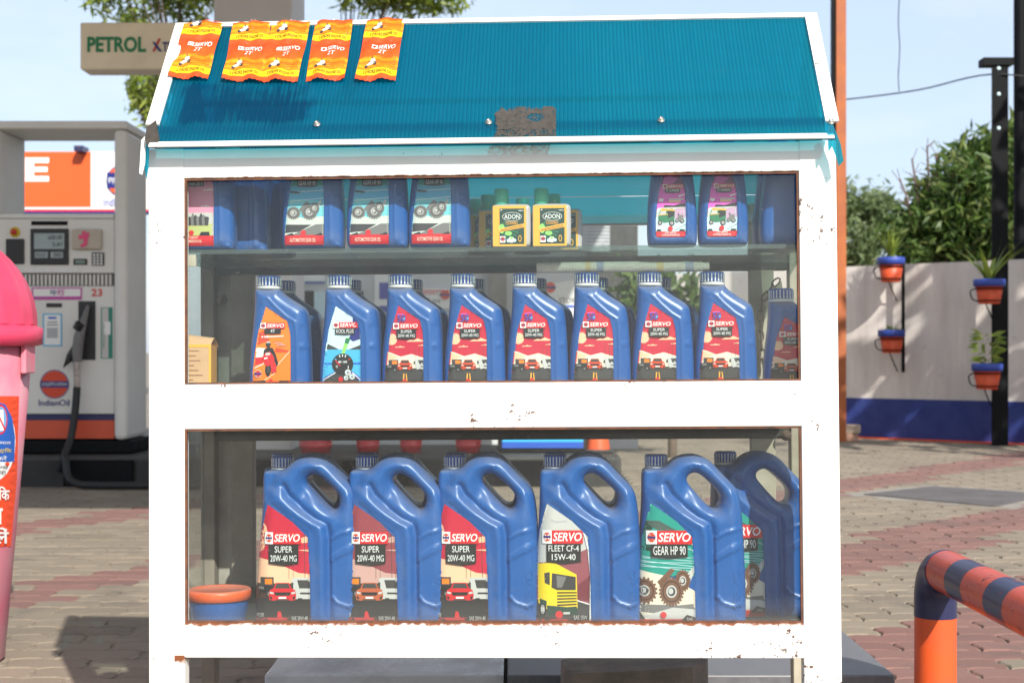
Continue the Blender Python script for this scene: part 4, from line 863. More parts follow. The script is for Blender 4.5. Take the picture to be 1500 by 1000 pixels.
def lab_jgear():
    a = Art(tfG, LABJ); a.rect(0, 300, 360, 720, I['teal']); a.poly([(40, 490), (70, 470), (130, 480), (100, 520), (40, 545)], I['dgreen']); a.poly([(40, 585), (110, 585), (110, 608), (40, 605)], I['dgreen']); a.poly([(60, 470), (140, 470), (230, 520), (130, 510)], ink(70, 90, 84))
    for k in range(6): a.line([(45, 630+9*k), (320, 655+12*k-(k % 2)*30)], 2.5, I['pale'])
    for k in range(3): a.line([(250, 540+25*k), (325, 565+25*k)], 3, I['pale'])
    a.poly([(40, 690), (180, 720), (325, 800), (325, 960), (40, 960)], I['cream']); a.poly([(50, 845), (230, 850), (325, 840), (325, 870), (180, 890), (50, 880)], I['grey']); a.poly([(60, 900), (200, 860), (325, 870), (325, 910), (150, 930)], I['lgrey'])
    a.poly([(130, 745), (190, 685), (212, 690), (150, 770)], I['cop']); a.poly([(265, 710), (298, 672), (308, 680), (280, 740)], I['lgrey']); gear(a, 245, 740, 36, I['cop'], 52); gear(a, 72, 785, 60, I['cop'], 62); gear(a, 194, 788, 57, I['cop'], 68, 24)
    a.rect(0, 912, 360, 1010, I['red']); a.poly([(50, 880), (75, 910), (55, 925)], I['black']); a.poly([(230, 925), (262, 892), (325, 910), (325, 925)], I['black']); a.text('SAE-90', 262, 918, 310, 904, I['lgrey'], .01); a.circ(157, 893, 14, I['red'], 15)
    servo(a, 82, 514, 206, 62); tagbox(a, 104, 575, 268, 640, ['GEAR HP 90']); return a
LJ = {'super': lab_jsuper().mesh('label', RJ.stick, .006), 'dull': lab_jsuper(ink(150, 62, 72), ink(190, 90, 50)).mesh('label', RJ.stick, .006), 'fleet': lab_fleet().mesh('label', RJ.stick, .006), 'gear': lab_jgear().mesh('label', RJ.stick, .006)}  # dull: the red car drawing again in browner, less bright inks
a = Art(); a.text('SERVO', 138*S, 28*S, 149*S, 86*S, M_JUG, .01, 0, rot=True); EMB = a.mesh('embossed_name', lambda P, K: RJ.stick(P, K) - np.array([0, .0006, 0]), .006)
def jug(x0, yl, lab, label, group):
    r = empty('oil_jug', CAB @ Matrix.Translation((x0, yl, Z3)), label, 'oil jug', group); bd = obj('body', BODYJ, r); obj('embossed_name', EMB, bd)
    if lab: obj('label', LJ[lab], r)
    c = obj('cap', CAPJ[0], r); c.location = (32*S, .016, 229*S-.0006); obj('tamper_ring', CAPJ[1], c); obj('cap_marking', CAPJ[2], c); return r
YJ = .105
jl = [(372, 'super', 'big blue oil jug with bright red car label beside the orange lidded tub'), (499, 'dull', 'big blue oil jug with dull maroon label showing an orange car'), (631, 'super', 'big blue oil jug with red car label beside the yellow lorry jug'), (781, 'fleet', 'big blue oil jug with grey label showing a yellow lorry'), (933, 'gear', 'big blue oil jug with green gears label in front of the shaded one')]
for x, lab, lb in jl:
    p = cab(x, 800, YJ-.05); jug(p.x, YJ, lab, lb, 'five litre oil jugs in the lower compartment')
for x, lb in ((373, 'bright red car label jug'), (501, 'dull maroon label jug'), (634, 'red car label jug beside the lorry jug'), (783, 'yellow lorry jug')):
    p = cab(x, 800, YJ+.06); jug(p.x, YJ+.115, None, 'blue jug in the second row behind the ' + lb, 'oil jugs in the second row')
p = cab(1038, 800, YJ+.05); jug(p.x, YJ+.100, 'gear', 'shaded blue oil jug with green gears label tucked behind by the right post', 'five litre oil jugs in the lower compartment')

# ---- tub with orange lid, cardboard box, rolled newspaper
p = cab(322, 900, .12); r = empty('grease_tub', CAB @ Matrix.Translation((p.x, .115, Z3)), 'blue tub with orange lid beside the bright red label jug', 'tub')
MB().lathe([(0, 0), (.046, 0), (.049, .003), (.055, .045), (.055, .052)], 32).build('tub_body', M_JUG, r); MB().lathe([(0, .0635), (.048, .0635), (.0495, .065), (.056, .065), (.0585, .0635), (.0595, .060), (.0595, .047), (.0565, .0465)], 32).build('lid', mat_plastic('orange_lid_plastic', (.80, .12, .03), .4, .25), r)
def tubmap(P, K): th = P[:, 0]/.053; return np.stack([np.sin(th)*(.0505+P[:, 1]*.125+.0006+K), -np.cos(th)*(.0505+P[:, 1]*.125+.0006+K), P[:, 1]], 1)
a = Art(); a.circ(0, .0, .012, I['white']); a.circ(0, .0, .009, I['violet']); obj('label', a.mesh('label', tubmap, .004), r)
q0, q1 = cab(258, 562, .09), cab(306, 500, .09)
r = empty('carton', CAB @ Matrix.Translation((q0.x, .10, Z2)) @ Matrix.Rotation(.12, 4, 'Z'), 'open orange and beige cardboard carton on the middle shelf', 'carton')
wb, hb, db = q1.x-q0.x, .098, .085; M_CARD = pbr('beige_card', (.58, .36, .20), .8, .15, 9); M_CARDO = pbr('orange_card', (.78, .36, .06), .55, .12, 9)
b = MB().box((0, 0, 0), (wb, .0012, hb)).box((0, db-.0012, 0), (wb, db, hb)).box((0, .0013, 0), (.0012, db-.0013, hb)).box((wb-.0012, .0013, 0), (wb, db-.0013, hb), 1).box((.0013, .0013, 0), (wb-.0013, db-.0013, .0012)); b.build('box_walls', [M_CARD, M_CARDO], r)
a = Art(); a.rect(0, hb*.0, .004, hb, I['amber']); a.rect(wb-.004, 0, wb, hb, I['amber']); a.rect(.004, hb-.005, wb-.004, hb, I['amber'])
for k in range(9): a.line([(.008, hb*.88-k*.009), (.008+random.uniform(.02, wb-.02), hb*.88-k*.009)], .0011, ink(140, 90, 60))
obj('label', a.mesh('label', lambda P, K: np.stack([P[:, 0], -.0004-K, P[:, 1]], 1)), r)
b = MB(); vs = []; 
for k in range(9): tt = k/8; vs += [(.002, .002+.05*tt, hb+.022*math.sin(tt*2.6)), (wb+.008*tt, .002+.05*tt, hb+.018*math.sin(tt*2.8)-.010*tt)]
b.add(vs, [(2*k, 2*k+1, 2*k+3, 2*k+2) for k in range(8)], 0, True); b.build('flap', M_CARD, r)
def newspaper():
    m, t = newmat('newsprint', (.6, .57, .5), .9); v = t.coord(); s_ = t.n('ShaderNodeSeparateXYZ', {0: v})
    ln = t.math('SINE', t.math('MULTIPLY', s_.outputs['Z'], 2300.0)); gate = t.noise(t.coord('Object', (300, 300, 60)), 1, 2); big = t.noise(t.coord('Object', (0, 0, 30)), 1, 1)
    f = t.math('MULTIPLY', t.ramp(ln, [(.4, 0.), (.7, 1.)]), t.ramp(gate, [(.45, 0.), (.55, .6)])); c = t.mix(f, (.66, .62, .54), (.16, .15, .15)); c = t.mix(t.ramp(big, [(.58, 0.), (.60, .6)]), c, (.16, .22, .42)); c = t.mix(t.ramp(t.noise(t.coord('Object', (4, 4, 37)), 1, 1), [(.58, 0.), (.60, .6)]), c, (.62, .42, .10)); t.l(c, t.b.inputs['Base Color']); return m
yn = .112; n0, n1 = cab(786, 391, yn), cab(1029, 388, yn); zn = Z2 + 161*S + 20.5*S + .0001; rn = .0098
b = MB(); b.lathe([(.0045, 0), (rn, 0), (rn*1.02, .004), (rn*.98, .1), (rn*1.03, .2), (rn*.96, n1.x-n0.x), (.0045, n1.x-n0.x), (.0045, 0)], 20)
b.lathe([(.0075, n1.x-n0.x-.01), (.0082, n1.x-n0.x+.012), (.004, n1.x-n0.x+.012)], 18)
o = b.build('rolled_newspaper', newspaper(), label='rolled newspaper lying on the caps of the middle shelf bottles', cat='newspaper')
o.matrix_world = CAB @ Matrix.Translation((n0.x, yn, zn+rn)) @ Matrix.Rotation(R(90), 4, 'Y')

# ---- strips of sachets over the ridge
m, t = newmat('sachet_foil', (.8, .2, .02), .28); uv = t.n('ShaderNodeUVMap', uv_map='UVMap'); sp = t.n('ShaderNodeSeparateXYZ', {0: uv.outputs[0]})
wav = t.math('MULTIPLY_ADD', t.noise(uv.outputs[0], 3, 3), .10, t.math('SUBTRACT', sp.outputs['Y'], .05))
cc = t.ramp(wav, [(0, (.62, .07, .015)), (.115, (.70, .085, .015)), (.135, (.80, .50, .01)), (.27, (.80, .48, .01)), (.29, (.74, .15, .012)), (.36, (.78, .32, .012)), (.45, (.72, .17, .012)), (.53, (.78, .36, .012)), (.60, (.70, .10, .012)), (.85, (.66, .075, .015)), (1, (.60, .06, .015))])
t.l(cc, t.b.inputs['Base Color']); t.bump(t.noise(uv.outputs[0], 7, 4), .6, .008); M_FOIL = m
def strip(tl, tr, bl, br, seam, label, seed):
    rnd = random.Random(seed); ph = rnd.uniform(0, 6); A_, B_, C_, D_ = [Vector(roof(*q)) for q in (bl, br, tr, tl)]
    r = empty('sachet_strip', CAB, label, 'sachet strip', 'sachet strips hanging over the cabinet ridge')
    s0 = .995*(1-(seam-tl[1])/(bl[1]-tl[1]))
    def pos(a, q, k):                 # a across 0..1, q along 0 bottom .. 1 top (seam between the sachets)
        uu, vv = (A_.lerp(B_, a)).lerp(D_.lerp(C_, a), q); loc = (q/s0) % 1.0 if q < s0 else ((q-s0)/s0) % 1.0
        hh = .0115+.0035*math.sin(math.pi*min(1, max(0, a)))*math.sin(math.pi*min(1, loc))**.6 + .0021*math.sin(9*a+ph+7*q)*(1-.4*q) + .0010*math.sin(17*a-11*q+ph*2) + .002*(1-q)**3*(1+math.sin(8*a+ph))
        if vv > RL+.006: e = vv-RL-.006; vv = RL+.006; return roof3(uu, vv, hh+k) + Vector((0, e*.6, -e*.75))
        return roof3(uu, vv, hh+k)
    for j, (q0_, q1_) in enumerate(((0, s0), (s0, 2*s0*1.0))):
        b = MB(); nx, nq = 16, 16; uvs = []
        for i in range(nq+1):
            for k in range(nx+1):
                q = q0_+(q1_-q0_)*i/nq; 
                if i == 0 and j == 0: q += .010*(k % 2)
                b.v.append(tuple(pos(k/nx, q*.9995, 0))); uvs.append((k/nx, i/nq))
        for i in range(nq):
            for k in range(nx): b.f.append((i*(nx+1)+k, i*(nx+1)+k+1, (i+1)*(nx+1)+k+1, (i+1)*(nx+1)+k)); b.m.append(0); b.sm.append(True)
        me = bpy.data.meshes.new('sachet'); me.from_pydata(b.v, [], b.f); ul = me.uv_layers.new(name='UVMap')
        for lp in me.loops: ul.data[lp.index].uv = uvs[lp.vertex_index]
        me.polygons.foreach_set('use_smooth', [True]*len(b.f)); me.materials.append(M_FOIL); me.update(); so = obj('sachet', me, r)
        a = Art(eps=.00008); a.text('2 STROKE ENGINE OIL', .16, .165, .88, .235, I['black'], .01); a.rect(.28, .80, .42, .90, I['white']); a.circ(.35, .85, .05, I['dor'], .035); a.text('SERVO', .44, .80, .88, .91, I['white'], .008, .2); a.text('2T', .46, .66, .66, .76, I['white'], .0, .2)
        a.poly([(.18, .36), (.26, .42), (.34, .52), (.42, .50), (.45, .42), (.40, .36), (.30, .35)], I['cream']); a.circ(.22, .35, .045, I['dgrey'], .035); a.circ(.43, .38, .05, I['dgrey'], .04); a.line([(.36, .50), (.33, .58)], .02, I['dgrey']); a.poly([(.22, .44), (.32, .46), (.30, .43)], I['brown'])
        for k in range(5): a.line([(.46, .33+.05*k), (.7, .36+.05*k), (.95, .34+.05*k)], .010, I['dor'])
        obj('print', a.mesh('print', lambda P, K, q0_=q0_, q1_=q1_: np.array([pos(x, min(q0_+(q1_-q0_)*z, .9995*2*s0), .0006+k)[:] for (x, z), k in zip(P, K)]), .12), so)
for i, (tl, tr, bl, br, seam, lb) in enumerate((((271, 43), (328, 42), (248, 122), (306, 124), 66, 'orange and yellow sachet strip over the ridge beside the white corner trim'), ((343, 41), (398, 39), (327, 126), (386, 127), 74, 'sachet strip overlapped at its edge by the next strip, on the corner trim side'), ((400, 40), (456, 40), (381, 127), (437, 127), 73, 'sachet strip overlapping its neighbour towards the corner trim'), ((463, 40), (518, 39), (449, 126), (506, 125), 74, 'separate sachet strip between the overlapping pair and the end strip'), ((538, 40), (593, 38), (521, 126), (580, 126), 71, 'last sachet strip beside the bare stretch of blue roof'))):
    strip(tl, tr, bl, br, seam, lb, i+3)

# ================================================================== FUEL PUMP AND ITS ISLAND
YD = 9.3
def P2(x, y, Y=YD): p = at(x, y, Y); return p.x, p.z
island = bx('pump_island', (-6.0, 9.1, -.055), (.70, 10.3, .19), M_DARKRAIL, bev=.02, label='low black kerbed island carrying the fuel pump', cat='island')
for i in range(12):      # painted kerb stones
    x0 = -4.6+i*.44; bx('kerb_stone', (x0, 9.07, -.05), (x0+.42, 9.099, .17), [M_BLACKP, pbr('worn_kerb_black', (.035, .035, .034), .8, .4, 8)][i % 2], island, .006)
pump = empty('fuel_pump', at(40, 655, YD), 'grey fuel pump with display, nozzle and orange and navy stripes', 'fuel pump')
off = -pump.location
def pb(name, x0, y0, x1, y1, d0, d1, mat, bev=0, parent=None):      # box from photo pixels at the pump face, d: depth behind the face
    (a, c), (e, f) = P2(x0, y1), P2(x1, y0)
    return MB().box((a+off.x, YD+d0+off.y, c+off.z), (e+off.x, YD+d1+off.y, f+off.z), 0, bev).build(name, mat, parent or pump)
XL = -93
pb('top_beam', XL, 178, 188, 190, -.03, .52, M_PUMP, .012); pb('side_column', 168, 190.2, 187, 644, -.03, .50, M_PUMP, .03); pb('side_column', XL, 190.2, 0, 313, .0, .48, M_PUMP, .01); pb('side_column', XL, 313.2, -74, 644, -.03, .50, M_PUMP, .03)
pb('head_rail', -73, 313.4, 167.6, 320, -.01, .45, M_PUMP, .004); pb('head_panel', -73, 320.4, 167.6, 400, .0, .45, M_PUMP, .004); pb('lower_panel', -73, 419, 167.6, 606, .0, .45, M_PUMP, .004); pb('louvre_back', -73, 400.4, 167.6, 418.6, .03, .44, M_PUMPD)
for i in range(40): x = -70+i*5.9; pb('louvre_slat', x, 402, x+2.6, 418, .0, .029, M_PUMP)
pb('stripe', -73, 607, 167.6, 615, -.002, .45, pbr('navy_stripe', (.02, .025, .10), .5, .1)); pb('stripe', -73, 615.3, 167.6, 642, -.002, .45, pbr('orange_stripe', (.62, .085, .03), .5, .1)); pb('plinth', XL+3, 644.5, 194, 664, .0, .5, M_BLACKP, .01)
sc_ = pb('display', 45, 335, 101, 388, -.012, .0, M_BLACK, .006); pb('screen', 51, 342, 95, 365, -.014, -.0125, M_SCREEN, 0, sc_).location = (0, 0, 0)
pb('screen', 52, 369, 71, 378, -.014, -.0125, M_SCREEN, 0, sc_); pb('screen', 75, 369, 93, 378, -.014, -.0125, M_SCREEN, 0, sc_)
a = Art(); 
for s_, x0, y0, x1, y1 in (('600.00', 72, 351, 92, 345), ('5.81', 78, 361, 92, 355), ('103.27', 54, 376, 68, 371), ('00', 80, 376, 91, 371)):
    a.text(s_, *P2(x0, y0), *P2(x1, y1), I['dgrey'], .0)
obj('digits', a.mesh('digits', lambda P, K: np.stack([P[:, 0]+off.x, np.full(len(P), YD-.0165+off.y)-K*4, P[:, 1]+off.z], 1)), sc_)
pb('nameplate', 46, 324, 99, 330, -.004, .0, M_BLACKP); pb('receipt_slot', 9, 350, 36, 387, -.012, .0, M_BLACK, .006); pb('card_reader', 107, 336, 150, 366, -.03, .0, pbr('cream_plastic', (.46, .40, .33), .5, .1), .01); pb('small_display', 108, 379, 128, 388, -.008, .0, M_BLACK, .003)
pb('small_display_screen', 111, 381, 125, 386, -.010, -.0085, pbr('green_lcd', (.16, .24, .2), .3, .1)); kp = pb('keypad', 135, 370, 153, 389, -.010, .0, M_BLACK, .003)
for r_ in range(4):
    for c_ in range(3): pb('key', 137.2+c_*5.2, 372+r_*4.3, 140.6+c_*5.2, 375+r_*4.3, -.015, -.0105, M_WHITE, 0, kp)
p = at(22, 340, YD)+off; es = MB().lathe([(0, -.004), (.034, -.004), (.034, 0)], 20, p, axis='Y').build('emergency_stop', ink(220, 190, 40), pump); MB().lathe([(0, -.035), (.016, -.035), (.02, -.028), (.02, -.018), (.012, -.016), (.012, -.0045)], 18, p, axis='Y').build('button', ink(190, 40, 40), es)
pb('panel_sticker', 38, 393, 113, 399, -.003, .0, M_WHITE); b = MB(); 
# nozzle recess, nozzle, hose
pb('nozzle_recess', 115, 441, 140, 527, -.004, .0, M_BLACK, 0); pb('nozzle_recess', 36, 441, 45, 527, -.004, .0, M_BLACK, 0); pb('handle_slot', 68, 444, 91, 450, -.006, .0, M_BLACK, .003)
def pt(x, y, d): return at(x, y, YD)+Vector((0, d, 0))+off
noz = MB().tube([pt(131, 448, -.03), pt(127, 468, -.055), pt(121, 492, -.07), pt(118, 515, -.075), pt(118, 530, -.075)], [.012, .022, .034, .036, .03], 12).build('nozzle', pbr('nozzle_grey', (.16, .155, .15), .5, .2), pump)
MB().tube([pt(119, 482, -.09), pt(124, 474, -.10)], .03, 10).build('nozzle_guard', M_BLACK, noz); MB().tube([pt(116, 505, -.08), pt(108, 520, -.085), pt(103, 535, -.08), pt(112, 525, -.08)], [.014, .02, .03, .012], 8).build('nozzle_lever', M_BLACK, noz)
MB().tube([pt(118, 531, -.075), pt(118, 566, -.075)], .022, 12).build('hose_swivel', pbr('worn_coupling', (.42, .36, .33), .5, .4, 30), pump)
hp = [pt(118, 566, -.075), pt(116, 600, -.085), pt(112, 640, -.12), pt(108, 665, -.20), pt(107, 682, -.25)]
gl = [(-2.82, 8.98, .19), (-2.79, 8.93, .08), (-2.72, 8.9, .035), (-2.6, 8.88, .028), (-2.4, 8.86, .028), (-2.1, 8.86, .028), (-1.7, 8.87, .028)]
hp += [Vector(g)+off for g in gl]
def spline(pts, n=6):
    pts = [Vector(p) for p in pts]; pts = [pts[0]*2-pts[1]] + pts + [pts[-1]*2-pts[-2]]; out = []
    for i in range(1, len(pts)-2):
        for k in range(n):
            t = k/n; a, b_, c, d = pts[i-1:i+3]; out.append(.5*((2*b_)+(c-a)*t+(2*a-5*b_+4*c-d)*t*t+(3*b_-a-3*c+d)*t**3))
    return out+[pts[-2]]
MB().tube(spline(hp), .024, 12).build('hose', M_RUBBER, pump)
# prints on the pump
def pdec(name, art, d=-.003): return obj(name, art.mesh(name, lambda P, K: np.stack([P[:, 0]+off.x, np.full(len(P), YD+d+off.y)-K*4, P[:, 1]+off.z], 1)), pump)
tfp = lambda x, y: P2(x, y)
a = Art(tfp); a.rect(47, 421, 120, 439, ink(190, 70, 160)); a.rect(49, 423, 118, 434, I['white']); a.text('xp', 73, 433, 83, 425, I['navy'], .02); a.text('95', 84, 433, 95, 424, ink(190, 70, 160), .02, .2); pdec('grade_sticker', a)
a = Art(tfp); a.text('23', 134, 434, 150, 423, I['red'], .02); pdec('pump_number', a)
a = Art(tfp); a.rect(63, 459, 91, 507, I['sky']); a.rect(65, 461, 89, 505, I['white']); a.rect(71, 464, 83, 467, I['blue']); a.rect(70, 471, 84, 472.5, I['grey']); a.rect(69, 475, 85, 476.5, I['grey']); a.rect(69, 480, 85, 495, ink(176, 180, 182)); pdec('payment_sticker', a)
a = Art(tfp); a.rect(148, 450, 165, 525, ink(24, 130, 112)); a.rect(149.5, 451, 159, 524, I['lgrey']); a.rect(152, 471, 162, 490, I['white']); a.text('PARIVARTAN', 150.5, 510, 154, 474, ink(24, 130, 112), .0, rot=True); pdec('green_sticker', a)
a = Art(tfp); a.circ(80, 562.5, 21.5, ink(110, 112, 150)); a.circ(80, 562.5, 19.8, I['dor']); a.rect(59.5, 558, 100.5, 567.5, I['navy']); a.text('इण्डियनऑयल', 61, 566.5, 99, 559, I['lgrey'], .01); a.text('IndianOil', 57, 594, 102, 585, I['navy'], .01); pdec('round_emblem', a)
a = Art(tfp); 
for x0, y0, w, h in ((122, 340, 6, 5), (117, 345, 16, 5), (124, 350, 7, 10), (120, 358, 8, 4), (128, 342, 5, 4)): a.poly([(x0, y0), (x0+w, y0-1.5), (x0+w-1, y0+h), (x0+1, y0+h+1)], ink(225, 70, 120))
pdec('pink_smear', a, -.033)

# hoarding seen through the pump
YH = 14.2; hb_ = empty('hoarding', at(80, 313, YH), 'orange and white roadside hoarding with a big white letter E', 'hoarding'); ho = -hb_.location
def hp2(x, y): p = at(x, y, YH); return p.x, p.z
(a0, c0), (a1, c1) = hp2(-70, 313), hp2(250, 222); MB().box((a0+ho.x, .0, c0+ho.z), (a1+ho.x, .12, c1+ho.z)).build('board', M_WHITE, hb_)
a = Art(hp2); OR2 = ink(236, 96, 40); a.rect(-66, 222.5, 133, 303, OR2); a.rect(37, 231, 50, 266, I['white']); a.rect(37, 231, 72, 239, I['white']); a.rect(37, 244.5, 70, 252, I['white']); a.rect(37, 258, 72, 266, I['white']); a.rect(-70, 307, 250, 310, I['red']); a.rect(-70, 310, 250, 312.8, I['navy'])
a.circ(175, 265, 19, I['navy'], 22); a.circ(175, 265, 17.5, OR2, 20.5); a.rect(157, 253, 193, 276, I['navy']); a.text('इण्डियनऑयल', 158.5, 270, 191, 258, I['white'], .01); a.text('IndianOil', 152, 302, 196, 290, ink(120, 125, 190), .01)
obj('print', a.mesh('print', lambda P, K: np.stack([P[:, 0]+ho.x, -.004-K*5, P[:, 1]+ho.z], 1)), hb_)
for x in (-50, 230): q = hp2(x, 313); MB().box((q[0]+ho.x-.05, .02, -hb_.location.z-.06), (q[0]+ho.x+.05, .10, c0+ho.z)).build('post', M_BLACKP, hb_)
(a0, c0), (a1, c1) = hp2(115, 223), hp2(128, 216.5); MB().box((a0+ho.x, -.15, c0+ho.z-.01), (a1+ho.x, .05, c1+ho.z)).build('floodlight', M_NAVY, hb_)

# ================================================================== CANOPY WITH COLUMN AND PETROL SIGN
YC = 9.75; cx0, cx1 = at(313, 0, YC).x, at(427, 0, YC).x
can = empty('station_canopy', (0, 9, 4.35), 'high flat pump canopy on a boxed grey column', 'canopy')
MB().box((-5.4, -6.7, 0), (2.1, 1.6, .7)).build('canopy_roof', M_WHITE, can); MB().box((cx0, YC-9, -4.40), (cx1, YC-9+.62, -.002), 0, .01).build('column', pbr('column_grey', (.62, .60, .59), .6, .06, 2), can)
(a0, c0), (a1, c1) = at(117, 102, YC-.1).xz, at(318, 33, YC-.1).xz
sg = empty('petrol_sign', (a0, YC-.1, c0), 'cream sign box lettered PETROL fixed to the canopy column', 'sign')
MB().box((0, 0, 0), (a1-a0, .22, c1-c0), 0, .012).build('sign_box', M_SIGNBG, sg)
tfs = lambda x, y: (at(x, y, YC-.1).x-a0, at(x, y, YC-.1).z-c0); a = Art(tfs); a.text('PETROL', 128, 77, 214, 54, ink(20, 130, 80), .035)
a.poly([(223, 76), (227, 76), (236, 57), (232, 57)], ink(200, 60, 50)); a.poly([(223, 62), (227, 62), (238, 76), (233, 76)], I['navy']); a.text('TRA', 238, 76, 262, 62, I['navy'], .03); a.text('PREMIUM', 264, 76, 312, 62, I['navy'], .03)
obj('lettering', a.mesh('lettering', lambda P, K: np.stack([P[:, 0], -.003-K*5, P[:, 1]], 1)), sg)

# ================================================================== STATION KIOSK SEEN THROUGH THE CABINET
YK = 12.6; k0, k1 = at(300, 500, YK).x, at(935, 500, YK).x
ks = empty('station_kiosk', ((k0+k1)/2, YK, 0), 'pale station kiosk with notices and a dark window behind the island', 'kiosk'); kx = (k0+k1)/2
MB().box((k0-kx, 0, -.06), (k1-kx, 3, 2.7)).build('wall', M_KIOSK, ks); MB().box((k0-kx-.1, -.12, 2.7), (k1-kx+.1, 3.1, 2.85)).build('roof_slab', M_CONC, ks)
def kb(name, x0, y0, x1, y1, mat, d=-.02): (a, c), (e, f) = at(x0, y1, YK).xz, at(x1, y0, YK).xz; return MB().box((a-kx, d, c), (e-kx, -.0005, f)).build(name, mat, ks)
kb('window', 445, 426, 460, 520, M_BLACKP); kb('window', 479, 426, 532, 520, M_BLACKP); kb('notice', 461, 428, 478, 466, I['pale'], -.03); kb('notice', 444, 402, 476, 412, I['white']); kb('notice', 444, 413, 476, 415, I['blue']); kb('notice', 428, 398, 441, 458, ink(50, 160, 175), -.035)
kb('poster', 549, 396, 575, 520, I['white']); kb('poster', 556, 414, 570, 438, I['violet'], -.024); kb('poster', 556, 448, 570, 474, I['violet'], -.024); kb('poster', 594, 423, 662, 452, I['white']); kb('poster', 596, 425, 660, 426.5, I['red'], -.024)
kb('pillar', 716, 330, 742, 620, M_CONC, -.12); kb('doorway', 860, 330, 934, 620, M_DARKRAIL, -.02)
a = Art(lambda x, y: (at(x, y, YK).x-kx, at(x, y, YK).z)); a.circ(652, 432, 7, I['dor']); a.rect(644, 430.5, 660, 433.5, I['navy']); a.text('यहाँ पर', 612, 445, 646, 437, I['grey'], .01); a.text('सुरक्षा', 600, 433, 642, 428, I['red'], .0); obj('lettering', a.mesh('lettering', lambda P, K: np.stack([P[:, 0], -.03-K*5, P[:, 1]], 1)), ks)
for i in range(14): kb('shutter_slat', 843, 300+i*5, 893, 304+i*5, pbr('shutter_grey', (.45, .47, .5), .5, .2, 20), -.03)
# white board lettered OIL STORE
YB = 10.9; (a0, c0), (a1, c1) = at(792, 520, YB).xz, at(851, 408, YB).xz
sb = empty('store_board', (a0, YB, 0), 'white upright board lettered OIL STORE with a blue band', 'board'); MB().prism([(0, c0), (a1-a0, c0), (a1-a0, c1), ((a1-a0)*.35, c1-.035), (0, c1-.02)], lambda x, z, d: (x, d, z), 0, .04).build('panel', M_WHITE, sb); MB().box((.04, .01, -.01), (.08, .039, c0)).build('leg', M_BLACKP, sb); MB().box((a1-a0-.08, .01, -.01), (a1-a0-.04, .039, c0)).build('leg', M_BLACKP, sb)
a = Art(lambda x, y: (at(x, y, YB).x-a0, at(x, y, YB).z)); a.circ(806, 421, 8, I['dor']); a.rect(798, 419, 814, 423, I['navy']); a.text('OIL STORE', 800, 444, 848, 436, I['grey'], .0); a.rect(793, 447, 850.5, 450, I['blue']); obj('lettering', a.mesh('lettering', lambda P, K: np.stack([P[:, 0], -.003-K*5, P[:, 1]], 1)), sb)

# fire buckets and box on the island
M_RED = mat_plastic('red_bucket_paint', (.55, .02, .035), .35, .2)
for i, (x0, x1, lb) in enumerate(((437, 488, 'red bucket on the island at the end next to the pump'), (521, 557, 'red bucket second from the pump on the island'), (585, 619, 'red bucket third from the pump on the island'), (666, 706, 'red bucket beside the blue panel on the island'))):
    c = at((x0+x1)/2, 600, 9.5); rr = (x1-x0)/2/F*9.5
    r = empty('fire_bucket', (c.x, 9.5, .19), lb, 'bucket', 'red buckets on the island'); MB().lathe([(0, 0), (rr*.86, 0), (rr*.86, .03), (rr*.95, .034), (rr*.95, .055), (rr*.92, .06), (rr*1.04, .10), (rr*1.12, .26), (rr*1.17, .265), (rr*1.17, .28), (rr*1.08, .28), (rr*1.02, .2), (0, .19)], 22).build('bucket', M_RED, r)
    MB().tube([(rr*1.15*math.cos(a_), -rr*.6*math.sin(a_)-.01, .27-.09*math.sin(a_)) for a_ in np.linspace(0, math.pi, 12)], .005, 6).build('handle', M_BLACK, r)
r = empty('blue_panel', (at(795, 600, 9.4).x, 9.4, .19), 'blue and white panel box with rounded corners on the island', 'panel'); wv_ = 66/F*9.4
MB().box((-wv_, 0, .0), (wv_, .12, .5), 0, .03).build('case', M_BLACK, r); MB().box((-wv_+.03, -.006, .035), (wv_-.03, -.001, .46), 0, .002).build('face', ink(60, 180, 235), r); MB().box((-wv_+.03, -.010, .035), (wv_-.03, -.0065, .075), 0).build('band', ink(40, 90, 190), r); MB().box((-wv_+.03, -.010, .17), (wv_-.03, -.0065, .46), 0).build('band', I['white'], r)
c = at(876, 600, 9.45); r = empty('traffic_cone', (c.x, 9.45, .19), 'orange cone on the island beside the blue panel', 'cone'); MB().box((-.09, -.09, 0), (.09, .09, .025), 0, .006).build('base', M_BLACK, r); MB().lathe([(.08, .025), (.022, .42), (.016, .43), (0, .43)], 18).build('cone', M_ORANGE, r)

# ================================================================== WALL, POSTS, POTS
WA, WB = Vector((.75, 16.66)), Vector((7.4, 10.97)); wd = (WB-WA).normalized(); wnm = Vector((wd.y, -wd.x))
def wall_at(x): k = (x-PX)/F; t_ = (k*WA.y-WA.x)/(wd.x-k*wd.y); q = WA+wd*t_; return q.y
def wbox(name, mat, z0, z1, d0, d1, parent, l0=0, l1=None):
    l1 = l1 or (WB-WA).length; P = [WA+wd*l0+wnm*d0, WA+wd*l1+wnm*d0, WA+wd*l1+wnm*d1, WA+wd*l0+wnm*d1]
    return MB().prism([(p.x, p.y) for p in P], lambda x, y, z: (x, y, z), z0, z1).build(name, mat, parent)
wl = empty('boundary_wall', (0, 0, 0), 'whitewashed boundary wall with dark blue painted base', 'wall'); wbox('wall_panel', M_WALL, .395, 1.72, -.2, 0, wl); wbox('painted_base', M_DADO, -.07, .394, -.2, .012, wl); wbox('kerb', M_ORANGE, -.05, .012, .02, .16, wl)
